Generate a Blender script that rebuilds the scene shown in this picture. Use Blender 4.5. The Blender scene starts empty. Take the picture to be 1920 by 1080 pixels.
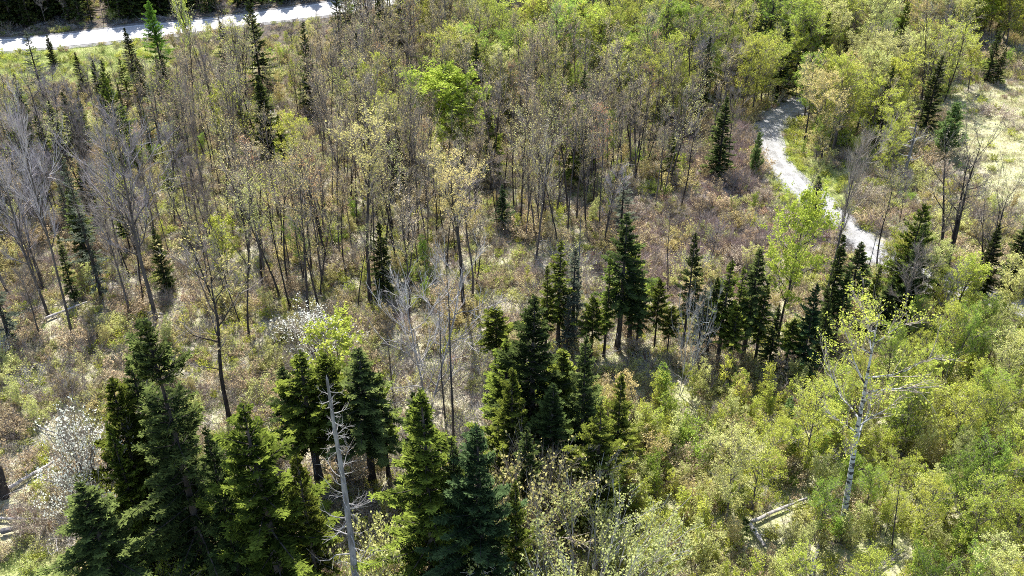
import bpy, math, random
import numpy as np
R = math.radians
PI = math.pi

# ------------------------------------------------------------------ camera, sky, sun, exposure
scene = bpy.context.scene
COL = scene.collection
FPX, PITCH, CAM_H = 1800.0, R(33.1), 48.0       # focal length in px of a 1920 wide picture, tilt down, height

cam_d = bpy.data.cameras.new("camera")
cam_d.sensor_width = 36.0
cam_d.lens = FPX / 1920.0 * 36.0
cam_d.clip_start = 0.5
cam_d.clip_end = 3000.0
cam = bpy.data.objects.new("camera", cam_d)
COL.objects.link(cam)
cam.location = (0, 0, CAM_H)
cam.rotation_euler = (PI / 2 - PITCH, 0, 0)
scene.camera = cam

SUN_EL, SUN_AZ = R(56), R(-14)                   # azimuth from +Y towards +X
world = bpy.data.worlds.new("World")
scene.world = world
world.use_nodes = True
nt = world.node_tree
bg = nt.nodes["Background"]
sky = nt.nodes.new("ShaderNodeTexSky")
sky.sky_type = 'NISHITA'
sky.sun_disc = False
sky.sun_elevation = SUN_EL
sky.sun_rotation = SUN_AZ
nt.links.new(sky.outputs[0], bg.inputs[0])
bg.inputs[1].default_value = 0.13

sun_d = bpy.data.lights.new("sun", 'SUN')
sun_d.energy = 5.0
sun_d.angle = R(0.5)
sun_d.color = (1.0, 0.97, 0.925)
sun = bpy.data.objects.new("sun", sun_d)
COL.objects.link(sun)
sun.location = (0, 0, 90)
sun.rotation_euler = (PI / 2 - SUN_EL, 0, PI - SUN_AZ)   # light travels from the far side towards the camera

scene.view_settings.view_transform = 'Standard'
scene.view_settings.look = 'None'
scene.view_settings.gamma = 1.0
scene.view_settings.exposure = 1.27
cy = scene.cycles
cy.max_bounces = 5
cy.diffuse_bounces = 3
cy.glossy_bounces = 1
cy.transmission_bounces = 2
cy.use_denoising = False
cy.pixel_filter_type = 'BLACKMAN_HARRIS'
cy.filter_width = 0.95

# ------------------------------------------------------------------ ground height and picture <-> ground
def gz(x, y):
    return 0.45 * np.sin(x / 17.0 + 1.0) * np.cos(y / 21.0) + 0.22 * np.sin(x / 7.3 + y / 9.1) + 0.10 * np.sin(x / 3.1 - y / 4.2)

CP, SP = math.cos(PITCH), math.sin(PITCH)

def at(px, py):
    """Point of the ground seen at picture position px, py (in the 1920 x 1080 picture)."""
    dx, dy = (px - 960) / FPX, -(py - 540) / FPX
    rx, ry, rz = dx, CP + dy * SP, -SP + dy * CP
    z = 0.0
    for _ in range(5):
        t = (CAM_H - z) / -rz
        z = float(gz(rx * t, ry * t))
    return rx * t, ry * t, z

def proj(x, y, z):
    zz = z - CAM_H
    d = y * CP - zz * SP
    u = y * SP + zz * CP
    return 960 + FPX * x / d, 540 - FPX * u / d

def height_for(p, ytop):
    """Height of a thing that stands at p and reaches up to picture row ytop."""
    lo, hi = 0.2, 40.0
    for _ in range(40):
        m = (lo + hi) / 2
        if proj(p[0], p[1], p[2] + m)[1] > ytop: lo = m
        else: hi = m
    return lo

# ------------------------------------------------------------------ materials
def new_mat(name):
    m = bpy.data.materials.new(name)
    m.use_nodes = True
    for n in list(m.node_tree.nodes): m.node_tree.nodes.remove(n)
    return m, m.node_tree.nodes, m.node_tree.links

def leaf_mat(name, c1, c2, trans=0.45, vary=0.35):
    """Leaves: colour between c1 and c2 leaf by leaf, and a little from tree to tree; light passes through."""
    m, N, L = new_mat(name)
    out = N.new("ShaderNodeOutputMaterial")
    at_ = N.new("ShaderNodeAttribute"); at_.attribute_name = "tint"
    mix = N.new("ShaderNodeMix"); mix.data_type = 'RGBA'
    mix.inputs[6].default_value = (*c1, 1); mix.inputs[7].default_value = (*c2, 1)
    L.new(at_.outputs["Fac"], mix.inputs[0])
    oi = N.new("ShaderNodeObjectInfo")
    hsv = N.new("ShaderNodeHueSaturation")
    mr = N.new("ShaderNodeMapRange"); mr.inputs[3].default_value = 1 - vary; mr.inputs[4].default_value = 1 + vary
    L.new(oi.outputs["Random"], mr.inputs[0]); L.new(mr.outputs[0], hsv.inputs["Value"])
    mh = N.new("ShaderNodeMapRange"); mh.inputs[3].default_value = 0.487; mh.inputs[4].default_value = 0.513
    ma = N.new("ShaderNodeMath"); ma.operation = 'FRACT'
    mm = N.new("ShaderNodeMath"); mm.operation = 'MULTIPLY'; mm.inputs[1].default_value = 17.31
    L.new(oi.outputs["Random"], mm.inputs[0]); L.new(mm.outputs[0], ma.inputs[0]); L.new(ma.outputs[0], mh.inputs[0])
    L.new(mh.outputs[0], hsv.inputs["Hue"])
    L.new(mix.outputs[2], hsv.inputs["Color"])
    d = N.new("ShaderNodeBsdfDiffuse"); t = N.new("ShaderNodeBsdfTranslucent")
    L.new(hsv.outputs[0], d.inputs[0]); L.new(hsv.outputs[0], t.inputs[0])
    ms = N.new("ShaderNodeMixShader"); ms.inputs[0].default_value = trans
    L.new(d.outputs[0], ms.inputs[1]); L.new(t.outputs[0], ms.inputs[2]); L.new(ms.outputs[0], out.inputs[0])
    return m

def bark_mat(name, c1, c2, scale=6.0, stretch=0.25, bands=False):
    m, N, L = new_mat(name)
    out = N.new("ShaderNodeOutputMaterial")
    tc = N.new("ShaderNodeTexCoord")
    mp = N.new("ShaderNodeMapping"); mp.inputs["Scale"].default_value = (1, 1, 3.2 if bands else stretch)
    L.new(tc.outputs["Object"], mp.inputs[0])
    no = N.new("ShaderNodeTexNoise"); no.inputs["Scale"].default_value = 2.2 if bands else scale; no.inputs["Detail"].default_value = 4
    L.new(mp.outputs[0], no.inputs["Vector"])
    cr = N.new("ShaderNodeValToRGB")
    cr.color_ramp.elements[0].position = 0.42 if bands else 0.35; cr.color_ramp.elements[0].color = (*c1, 1)
    cr.color_ramp.elements[1].position = 0.50 if bands else 0.68; cr.color_ramp.elements[1].color = (*c2, 1)
    L.new(no.outputs["Fac"], cr.inputs[0])
    oi = N.new("ShaderNodeObjectInfo")
    mr = N.new("ShaderNodeMapRange"); mr.inputs[3].default_value = 0.75; mr.inputs[4].default_value = 1.25
    hsv = N.new("ShaderNodeHueSaturation")
    L.new(oi.outputs["Random"], mr.inputs[0]); L.new(mr.outputs[0], hsv.inputs["Value"]); L.new(cr.outputs[0], hsv.inputs["Color"])
    b = N.new("ShaderNodeBsdfDiffuse"); b.inputs["Roughness"].default_value = 0.6
    L.new(hsv.outputs[0], b.inputs[0]); L.new(b.outputs[0], out.inputs[0])
    return m

M = {}
M['bark'] = bark_mat("grey_brown_bark", (0.075, 0.062, 0.055), (0.17, 0.145, 0.13))
M['darkbark'] = bark_mat("dark_bark", (0.035, 0.029, 0.026), (0.10, 0.085, 0.075))
M['twig'] = bark_mat("bare_twigs", (0.25, 0.21, 0.175), (0.46, 0.395, 0.335), 1.5, 1)
M['lilac'] = bark_mat("grey_lilac_twigs", (0.30, 0.265, 0.27), (0.52, 0.47, 0.475), 1.5, 1)
M['palewood'] = bark_mat("bleached_wood", (0.30, 0.27, 0.25), (0.62, 0.58, 0.54), 4)
M['greywood'] = bark_mat("grey_dead_wood", (0.10, 0.095, 0.095), (0.26, 0.25, 0.25), 5)
M['birch'] = bark_mat("white_birch_bark", (0.06, 0.055, 0.05), (0.40, 0.39, 0.375), bands=True)
M['redtwig'] = bark_mat("red_brown_twigs", (0.36, 0.27, 0.235), (0.58, 0.47, 0.42), 1.5, 1)
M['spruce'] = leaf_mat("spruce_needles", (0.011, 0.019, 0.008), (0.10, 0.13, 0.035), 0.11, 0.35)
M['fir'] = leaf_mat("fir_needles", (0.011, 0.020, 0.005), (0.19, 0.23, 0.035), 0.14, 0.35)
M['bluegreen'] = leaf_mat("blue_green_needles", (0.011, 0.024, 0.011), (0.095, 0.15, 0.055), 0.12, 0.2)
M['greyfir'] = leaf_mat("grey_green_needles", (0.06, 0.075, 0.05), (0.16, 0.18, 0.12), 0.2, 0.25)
M['pine'] = leaf_mat("soft_pine_needles", (0.10, 0.17, 0.05), (0.26, 0.36, 0.12), 0.4, 0.2)
M['larch'] = leaf_mat("fresh_larch_needles", (0.08, 0.19, 0.02), (0.24, 0.40, 0.06), 0.4, 0.2)
M['tan'] = leaf_mat("tan_buds", (0.38, 0.29, 0.17), (0.58, 0.48, 0.28))
M['olive'] = leaf_mat("yellow_olive_buds", (0.35, 0.29, 0.11), (0.60, 0.52, 0.22))
M['orange'] = leaf_mat("rusty_orange_buds", (0.36, 0.20, 0.10), (0.56, 0.33, 0.17))
M['green'] = leaf_mat("fresh_green_leaves", (0.18, 0.27, 0.04), (0.38, 0.47, 0.09), 0.5)
M['yellowgreen'] = leaf_mat("yellow_green_leaves", (0.33, 0.37, 0.05), (0.60, 0.63, 0.13), 0.5, 0.25)
M['lime'] = leaf_mat("lime_leaves", (0.30, 0.39, 0.045), (0.52, 0.59, 0.11), 0.5, 0.1)
M['pale'] = leaf_mat("pale_young_leaves", (0.42, 0.43, 0.13), (0.68, 0.68, 0.28), 0.5, 0.2)
M['white'] = leaf_mat("white_blossom", (0.68, 0.67, 0.55), (0.90, 0.90, 0.82), 0.4, 0.05)
M['brown'] = leaf_mat("brown_dead_leaves", (0.30, 0.25, 0.17), (0.50, 0.43, 0.32), 0.3, 0.3)
M['straw'] = leaf_mat("straw_grass", (0.31, 0.265, 0.15), (0.50, 0.44, 0.28), 0.3, 0.2)
M['grass'] = leaf_mat("green_grass", (0.19, 0.26, 0.07), (0.38, 0.44, 0.15), 0.4, 0.25)
M['rust'] = leaf_mat("rusty_bracken", (0.38, 0.24, 0.15), (0.56, 0.40, 0.27), 0.3, 0.2)

# ------------------------------------------------------------------ mesh builder
class MB:
    def __init__(s):
        s.v, s.f, s.t, s.mi, s.n, s.mats = [], [], [], [], 0, []
    def mat(s, m):
        if m not in s.mats: s.mats.append(m)
        return s.mats.index(m)
    def add(s, V, F, T, m):
        s.v.append(np.asarray(V, float)); s.f.append(np.asarray(F, int) + s.n)
        s.t.append(np.broadcast_to(np.asarray(T, float), (len(V),)))
        s.mi.append(np.full(len(F), s.mat(m))); s.n += len(V)
    def tube(s, P, r, m, sides=5, tint=0.5, cap=True):
        P = np.asarray(P, float); r = np.asarray(r, float); n = len(P)
        T = np.gradient(P, axis=0); T /= np.linalg.norm(T, axis=1)[:, None] + 1e-9
        ref = np.array([1.0, 0.1, 0.0]) if abs(T[0, 2]) > 0.7 else np.array([0, 0, 1.0])
        A = np.cross(T, ref); A /= np.linalg.norm(A, axis=1)[:, None] + 1e-9
        B = np.cross(T, A)
        a = np.arange(sides) * 2 * PI / sides
        V = (P[:, None] + r[:, None, None] * (np.cos(a)[None, :, None] * A[:, None] + np.sin(a)[None, :, None] * B[:, None])).reshape(-1, 3)
        i = np.arange(n - 1)[:, None] * sides; j = np.arange(sides)[None]; k = (j + 1) % sides
        F = np.stack([i + j, i + k, i + k + sides, i + j + sides], -1).reshape(-1, 4)
        s.add(V, F, tint, m)
    def quads(s, C, U, W, tint, m):
        """rhombus faces: centre C, half vectors U (long) and W (short)"""
        n = len(C)
        V = np.stack([C - U, C + W, C + U, C - W], 1).reshape(-1, 3)
        s.add(V, np.arange(4 * n).reshape(-1, 4), np.repeat(tint, 4), m)
    def mesh(s, name):
        V = np.concatenate(s.v); F = np.concatenate(s.f); T = np.concatenate(s.t); MI = np.concatenate(s.mi)
        me = bpy.data.meshes.new(name)
        me.vertices.add(len(V)); me.vertices.foreach_set("co", V.astype(np.float32).ravel())
        me.loops.add(F.size); me.loops.foreach_set("vertex_index", F.astype(np.int32).ravel())
        me.polygons.add(len(F))
        me.polygons.foreach_set("loop_start", np.arange(0, F.size, 4, dtype=np.int32))
        me.polygons.foreach_set("loop_total", np.full(len(F), 4, dtype=np.int32))
        me.polygons.foreach_set("material_index", MI.astype(np.int32))
        for m in s.mats: me.materials.append(M[m])
        a = me.attributes.new("tint", 'FLOAT', 'POINT'); a.data.foreach_set("value", T.astype(np.float32))
        me.update(calc_edges=True)
        return me

def unit(v): return v / (np.linalg.norm(v, axis=-1, keepdims=True) + 1e-9)
def rdir(rg, n): return unit(rg.normal(size=(n, 3)))

def polyline(rg, start, d, L, n, up=0.0, wob=0.12):
    P = [np.array(start, float)]; d = unit(np.array(d, float))
    for _ in range(n):
        d = unit(d + np.array([0, 0, up]) / n + rg.normal(size=3) * wob / math.sqrt(n))
        P.append(P[-1] + d * L / n)
    return np.array(P)

def along(P, t):
    k = t * (len(P) - 1); i = np.minimum(k.astype(int), len(P) - 2); f = (k - i)[:, None]
    return P[i] * (1 - f) + P[i + 1] * f, unit(P[i + 1] - P[i])

def twigs(mb, rg, P, n, L, w, m, up=0.4, spread=0.8, t0=0.15):
    """n thin tapering twigs along the polyline P; returns their starts and vectors"""
    t = rg.uniform(t0, 1, n); S, D = along(P, t)
    D = unit(D + rdir(rg, n) * spread + np.array([0, 0, up]))
    l = (L * rg.uniform(0.5, 1.2, n))[:, None]
    W = unit(np.cross(D, rdir(rg, n))) * w
    E = S + D * l
    V = np.stack([S - W, S + W, E + W * 0.35, E - W * 0.35], 1).reshape(-1, 3)
    mb.add(V, np.arange(4 * n).reshape(-1, 4), 0.5, m)
    return S, D * l

def leaves(mb, rg, C, size, m, up=0.5, asp=0.62):
    n = len(C)
    N = unit(rdir(rg, n) + np.array([0, 0, up])); U = unit(np.cross(N, rdir(rg, n))); W = np.cross(N, U)
    s = (size * rg.uniform(0.55, 1.3, n))[:, None]
    mb.quads(C, U * s, W * s * asp, rg.uniform(0, 1, n), m)

# ------------------------------------------------------------------ tree makers; each returns {part name: mesh}
def broadleaf(seed, H, lo=0.45, spread=2.2, nmain=11, r0=0.10, leaf='tan', leafn=3, leafs=0.08, wood='bark', twig='twig',
              nsub=5, ntw=7, lean=0.03, stems=1, elev=(35, 68), shape='round', twl=0.7, clump=0.16):
    rg = np.random.default_rng(seed)
    tb, cb = MB(), MB()
    for st in range(stems):
        off = rg.normal(size=2) * (0.0 if stems == 1 else 0.12)
        d0 = np.array([rg.normal() * (lean if stems == 1 else 0.28), rg.normal() * (lean if stems == 1 else 0.28), 1])
        h = H * (1 if st == 0 else rg.uniform(0.7, 1))
        T = polyline(rg, (off[0], off[1], -0.3), d0, h + 0.3, 9, 0.25, 0.10)
        T[:, 2] *= h / T[-1, 2] if T[-1, 2] > 0 else 1
        rr = r0 * (1 - np.linspace(0, 1, 10)) ** 0.8 + 0.012; rr[0] *= 1.35
        tb.tube(T, rr, wood, 7)
        twigs(cb, rg, T, int(10 * ntw / 7), twl * 0.8, 0.008, twig, 0.3, 0.9, 0.75)
        for k in range(nmain):
            t = lo + (0.97 - lo) * (k + rg.uniform(0, 0.9)) / nmain
            s = (t - lo) / (1 - lo)
            prof = {'round': 0.45 + 0.9 * math.sin(PI * min(1, s * 0.85 + 0.12)), 'vase': 0.5 + 0.7 * s, 'cone': 1.25 - 1.0 * s}[shape]
            L = spread * prof * rg.uniform(0.65, 1.15)
            S, _ = along(T, np.array([t]))
            az = k * 2.4 + rg.uniform(-0.5, 0.5); el = R(rg.uniform(*elev))
            d = (math.cos(az) * math.cos(el), math.sin(az) * math.cos(el), math.sin(el))
            B = polyline(rg, S[0], d, L, 5, 0.35, 0.3)
            rb = min(0.5 * r0 * (1 - t) ** 0.6 + 0.012, 0.02 * L + 0.01)
            tb.tube(B, np.linspace(rb, 0.008, 6), wood, 4)
            tw = [twigs(cb, rg, B, ntw, twl, 0.008, twig)]
            for j in range(nsub):
                t2 = rg.uniform(0.25, 0.95); S2, D2 = along(B, np.array([t2]))
                d2 = unit(D2[0] + rdir(rg, 1)[0] * 0.8 + np.array([0, 0, 0.25]))
                B2 = polyline(rg, S2[0], d2, L * rg.uniform(0.3, 0.55), 3, 0.3, 0.3)
                cb.tube(B2, np.linspace(rb * 0.45 + 0.003, 0.006, 4), twig, 3)
                tw.append(twigs(cb, rg, B2, ntw, twl, 0.0075, twig))
            if leafn:
                S = np.concatenate([a for a, b in tw]); V = np.concatenate([b for a, b in tw])
                n = len(S); reps = rg.poisson(leafn / .55, n) * (rg.uniform(size=n) < .55)
                S, V = np.repeat(S, reps, 0), np.repeat(V, reps, 0)
                C = S + V * rg.uniform(0.7, 1.12, len(S))[:, None] + rg.normal(size=(len(S), 3)) * clump * 0.5
                leaves(cb, rg, C, leafs, leaf)
    return tb, cb

def conifer(seed, H, Rad, lo=0.06, needle='spruce', dens=1.0, step=0.33, gap=0.18, droop=0.35, bare=0, wood='darkbark', blade=0.26, power=0.8, r0=None, fuzz=0.0, tuft=False):
    rg = np.random.default_rng(seed)
    tb, cb = MB(), MB()
    r0 = r0 or 0.010 * H + 0.03
    T = polyline(rg, (0, 0, -0.3), (rg.normal() * 0.02, rg.normal() * 0.02, 1), H + 0.3, 10, 0.2, 0.03)
    T[:, 2] *= H / T[-1, 2]
    T[:, :2] -= T[-1, :2] * np.linspace(0, 1, len(T))[:, None]
    rr = r0 * (1 - np.linspace(0, 1, 11)) + 0.012; rr[0] *= 1.3
    tb.tube(T, rr, wood, 8)
    z = lo * H; az = 0.0
    side_f = 1 + 0.25 * rg.normal(size=8)
    while z < H * 0.985:
        t = z / H; s = (t - lo) / (1 - lo)
        nb = int(rg.integers(4, 7))
        base = Rad * ((1 - s) ** power) * min(1.0, 0.55 + s * 5) * rg.uniform(0.82, 1.12) + 0.10
        if tuft: base = 0.0 if 0.74 < t < 0.79 else (1.15 * (1 - t) / 0.2 * 0.9 + 0.1 if t >= 0.79 else Rad * (0.35 + 0.65 * min(1, (0.78 - t) * 2.6)) * rg.uniform(0.7, 1.1))
        for b in range(nb):
            az += 2 * PI / nb + rg.uniform(-0.35, 0.35)
            if rg.uniform() < gap or base < 0.05: continue
            L = base * rg.uniform(0.5, 1.2) * np.clip(side_f[int((az % (2 * PI)) / (2 * PI) * 8) % 8], 0.6, 1.35)
            S, _ = along(T, np.array([min(0.99, t + rg.uniform(-0.01, 0.01))]))
            el = 0.75 * s - droop * (1 - s) + rg.normal() * 0.08
            d = np.array([math.cos(az) * math.cos(el), math.sin(az) * math.cos(el), math.sin(el)])
            B = polyline(rg, S[0], d, L, 5, 0.18, 0.10)
            tb.tube(B, np.linspace(0.012 + 0.010 * L, 0.005, 6), wood, 3)
            n = max(8, int(L * 50 * dens))
            tt = rg.uniform(0.0, 1, n) ** 0.75 * 0.92 + 0.08
            P, D = along(B, tt)
            up = unit(np.cross(np.cross(D, np.array([0, 0, 1.0])), D)); side = np.cross(D, up) * rg.choice([-1, 1], n)[:, None]
            V = unit(D * 0.75 + side * rg.uniform(0.15, 1.0, n)[:, None] + rg.normal(size=(n, 3)) * (0.16 + fuzz) + np.array([0, 0, -0.10]))
            l = (blade * (0.35 + 0.65 * min(1, L)) * (1.15 - 0.6 * tt) * rg.uniform(0.6, 1.2, n))[:, None]
            nrm = unit(up + rg.normal(size=(n, 3)) * 0.45)
            W = unit(np.cross(V, nrm)) * 0.036
            tint = np.clip(0.05 + 0.85 * tt ** 2.2 + rg.normal(size=n) * 0.16, 0, 1)  # old inner needles to new tips; inner shade and sunlit ends deepened in colour
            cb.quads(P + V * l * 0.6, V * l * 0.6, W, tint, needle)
            # side shoots on every blade
            for sgn in (-1, 1):
                V2 = unit(V + sgn * unit(np.cross(V, nrm)) * 0.9 + rg.normal(size=(n, 3)) * 0.15)
                P2 = P + V * l * rg.uniform(0.3, 1.0, n)[:, None]
                l2 = l * 0.42
                cb.quads(P2 + V2 * l2, V2 * l2, unit(np.cross(V2, nrm)) * 0.026, np.clip(tint + 0.1, 0, 1), needle)
        z += step * rg.uniform(0.7, 1.3) * (0.6 + 0.55 * (1 - s))
    # leader
    n = 26; tt = rg.uniform(0.93, 1.0, n); P, D = along(T, tt)
    V = unit(rdir(rg, n) + np.array([0, 0, 0.9])); l = 0.16
    cb.quads(P + V * l * 0.5, V * l, unit(np.cross(V, rdir(rg, n))) * 0.03, rg.uniform(0, 0.6, n), needle)
    for _ in range(bare):      # dead branches below the crown
        t = rg.uniform(0.12, max(0.2, lo + 0.1)); S, _d = along(T, np.array([t])); a = rg.uniform(0, 2 * PI)
        B = polyline(rg, S[0], (math.cos(a), math.sin(a), rg.uniform(-0.35, 0.25)), rg.uniform(0.4, 1.3), 3, 0, 0.25)
        tb.tube(B, np.linspace(0.018, 0.005, 4), 'greywood', 3)
    return tb, cb

def snag(seed, H, bwood=None, brad=1.0, r0=0.12, nb=26, L=1.1, wood='greywood', lo=0.2, twn=6, droop=-0.2, top=0.05, curl=0.4, taper=0.8):
    rg = np.random.default_rng(seed)
    tb, bb = MB(), MB()
    T = polyline(rg, (0, 0, -0.3), (rg.normal() * 0.03, rg.normal() * 0.03, 1), H + 0.3, 10, 0.2, 0.07)
    T[:, 2] *= H / T[-1, 2]
    T[:, :2] -= T[-1, :2] * np.linspace(0, 1, len(T))[:, None]
    rr = r0 * (1 - (1 - top) * np.linspace(0, 1, 11) ** (1 / taper) ) ; rr[0] *= 1.3
    tb.tube(T, rr, wood, 8)
    tb.tube([T[-1] - (0, 0, 0.02), T[-1] + (0.02, 0.01, 0.25)], [rr[-1], 0.004], wood, 6)
    for k in range(nb):
        t = rg.uniform(lo, 0.98); S, _ = along(T, np.array([t])); a = rg.uniform(0, 2 * PI)
        l = L * (1.25 - t) * rg.uniform(0.4, 1.3)
        B = polyline(rg, S[0], (math.cos(a), math.sin(a), droop + rg.normal() * 0.25), l, 5, curl, 0.45)
        bb.tube(B, np.linspace(0.010 + 0.014 * l, 0.005, 6) * brad, bwood or wood, 4)
        if twn: twigs(bb, rg, B, twn, 0.35 * l + 0.1, 0.008, bwood or wood, 0.0, 0.9)
    return tb, bb

def bush(seed, H, W, leaf, leafn=3, stems=14, leafs=0.06, twig='twig', ntw=10, upright=0.8, twl=0.35, sub=2):
    """many-stemmed shrub as one mesh"""
    rg = np.random.default_rng(seed); mb = MB(); tw = []
    for k in range(stems):
        a = rg.uniform(0, 2 * PI); o = rg.uniform(0, 0.18) * W
        d = np.array([math.cos(a) * W / H * rg.uniform(0.1, 1) / upright, math.sin(a) * W / H * rg.uniform(0.1, 1) / upright, 1.0])
        B = polyline(rg, (math.cos(a) * o, math.sin(a) * o, -0.1), d, H * rg.uniform(0.6, 1.08), 5, 0.1, 0.22)
        mb.tube(B, np.linspace(0.010 + 0.004 * H, 0.005, 6), twig, 3)
        tw.append(twigs(mb, rg, B, ntw, twl, 0.007, twig, 0.35, 0.75, 0.25))
        for j in range(sub):
            S2, D2 = along(B, rg.uniform(0.3, 0.8, 1)); B2 = polyline(rg, S2[0], unit(D2[0] + rdir(rg, 1)[0] * 0.7), H * 0.35, 3, 0.2, 0.2)
            mb.tube(B2, np.linspace(0.009, 0.004, 4), twig, 3); tw.append(twigs(mb, rg, B2, ntw, twl, 0.006, twig))
    if leafn:
        S = np.concatenate([a for a, b in tw]); V = np.concatenate([b for a, b in tw]); reps = rg.poisson(leafn, len(S))
        S, V = np.repeat(S, reps, 0), np.repeat(V, reps, 0)
        leaves(mb, rg, S + V * rg.uniform(0.3, 1.1, len(S))[:, None] + rg.normal(size=(len(S), 3)) * 0.05, leafs, leaf)
    return mb

def sapling(seed, H, leaf, leafn=3, spread=0.7, nb=16, leafs=0.07, twig='twig', r0=0.022, wood='bark'):
    rg = np.random.default_rng(seed); tb, cb = MB(), MB(); tw = []
    for st in range(int(rg.integers(1, 4))):
        T = polyline(rg, (rg.normal() * 0.1, rg.normal() * 0.1, -0.15), (rg.normal() * 0.12, rg.normal() * 0.12, 1), H * rg.uniform(0.75, 1), 6, 0.1, 0.1)
        tb.tube(T, np.linspace(r0, 0.006, 7), wood, 5)
        for k in range(nb):
            t = 0.25 + 0.72 * (k + rg.uniform()) / nb; S, _ = along(T, np.array([t])); a = k * 2.4 + rg.uniform(-.5, .5)
            l = spread * (1.15 - 0.75 * t) * rg.uniform(0.6, 1.2)
            B = polyline(rg, S[0], (math.cos(a), math.sin(a), 0.9), l, 3, 0.4, 0.2)
            cb.tube(B, np.linspace(0.008, 0.004, 4), twig, 3)
            tw.append(twigs(cb, rg, B, 7, 0.28, 0.006, twig))
    S = np.concatenate([a for a, b in tw]); V = np.concatenate([b for a, b in tw]); reps = rg.poisson(leafn / .6, len(S)) * (rg.uniform(size=len(S)) < .6)
    S, V = np.repeat(S, reps, 0), np.repeat(V, reps, 0)
    leaves(cb, rg, S + V * rg.uniform(0.6, 1.1, len(S))[:, None] + rg.normal(size=(len(S), 3)) * 0.06, leafs, leaf)
    return tb, cb

def join(*mbs):
    o = MB()
    for b in mbs:
        for V, F, T, MI, in zip(b.v, b.f, b.t, b.mi):
            F0 = F - F.min()
            o.add(V, F0, T, b.mats[int(MI[0])])
    return o

# ------------------------------------------------------------------ placing
def tag(o, label=None, cat=None, group=None, kind=None):
    if label: o['label'] = label
    if cat: o['category'] = cat
    if group: o['group'] = group
    if kind: o['kind'] = kind

THINGS = []     # (object, short noun phrase or None, x, y)

def place(name, parts, x, y, s=(1, 1, 1), rz=0.0, label=None, cat='tree', group=None, tilt=(0, 0)):
    z = float(gz(x, y))
    if not isinstance(parts, dict):
        root = bpy.data.objects.new(name, parts)
    else:
        root = bpy.data.objects.new(name, None); root.empty_display_size = 0.3
    COL.objects.link(root)
    root.location = (x, y, z); root.rotation_euler = (tilt[0], tilt[1], rz); root.scale = s
    if isinstance(parts, dict):
        for pn, me in parts.items():
            c = bpy.data.objects.new(pn, me); COL.objects.link(c); c.parent = root
    tag(root, label, cat, group)
    return root

MARKS = []      # named landmarks in the picture: (px, py of the middle, phrase)

def hero(name, parts, H0, px, py, ytop, label, phrase=None, cat='tree', wid=None, W0=None, rz=0.0, group=None, tilt=(0, 0), mark=True):
    """one tree whose foot is seen at px, py and whose top reaches picture row ytop; wid = width in picture pixels"""
    p = at(px, py); h = height_for(p, ytop); s = h / H0
    d = p[1] * CP + (CAM_H - p[2]) * SP
    sx = s if wid is None else (wid * d / FPX) / W0 * ((1.42 if py > 840 else 1.12) if cat == 'conifer' else 1.1)
    o = place(name, parts, p[0], p[1], (sx, sx, s), rz, label, cat, group, tilt)
    if phrase:
        q = proj(p[0], p[1], p[2] + h * 0.5); MARKS.append((q[0], py, phrase))
    HEROES.append((p[0], p[1]))
    return o
HEROES = []

def tree_parts(tc, second='crown'):
    return {'trunk': tc[0].mesh('trunk'), second: tc[1].mesh(second)}

# ------------------------------------------------------------------ zones of the ground (80 px cells of the picture, row 0 = -80..0)
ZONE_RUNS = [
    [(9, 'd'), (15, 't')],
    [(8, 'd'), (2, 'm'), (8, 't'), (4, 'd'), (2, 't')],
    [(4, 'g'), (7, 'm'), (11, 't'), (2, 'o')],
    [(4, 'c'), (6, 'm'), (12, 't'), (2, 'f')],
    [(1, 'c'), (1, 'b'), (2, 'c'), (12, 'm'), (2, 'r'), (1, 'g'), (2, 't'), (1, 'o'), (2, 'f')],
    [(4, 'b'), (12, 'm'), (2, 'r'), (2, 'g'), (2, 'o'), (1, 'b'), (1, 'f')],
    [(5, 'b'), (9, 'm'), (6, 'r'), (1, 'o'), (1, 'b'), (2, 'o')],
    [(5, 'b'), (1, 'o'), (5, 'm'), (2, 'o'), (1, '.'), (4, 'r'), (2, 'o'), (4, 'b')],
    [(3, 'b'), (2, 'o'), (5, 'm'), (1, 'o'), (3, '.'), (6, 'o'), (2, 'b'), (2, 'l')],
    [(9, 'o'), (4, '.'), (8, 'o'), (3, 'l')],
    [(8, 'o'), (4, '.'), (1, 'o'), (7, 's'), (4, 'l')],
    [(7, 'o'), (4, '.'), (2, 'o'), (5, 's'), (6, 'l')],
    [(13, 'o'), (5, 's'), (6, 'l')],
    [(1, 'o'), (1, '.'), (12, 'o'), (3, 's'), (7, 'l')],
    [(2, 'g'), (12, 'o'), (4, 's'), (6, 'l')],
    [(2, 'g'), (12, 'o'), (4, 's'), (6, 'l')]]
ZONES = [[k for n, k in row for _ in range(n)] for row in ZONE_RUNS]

def zone(px, py):
    c = min(23, max(0, int(px // 80))); r = min(len(ZONES) - 1, max(0, int((py + 80) // 80)))
    return ZONES[r][c]

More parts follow.
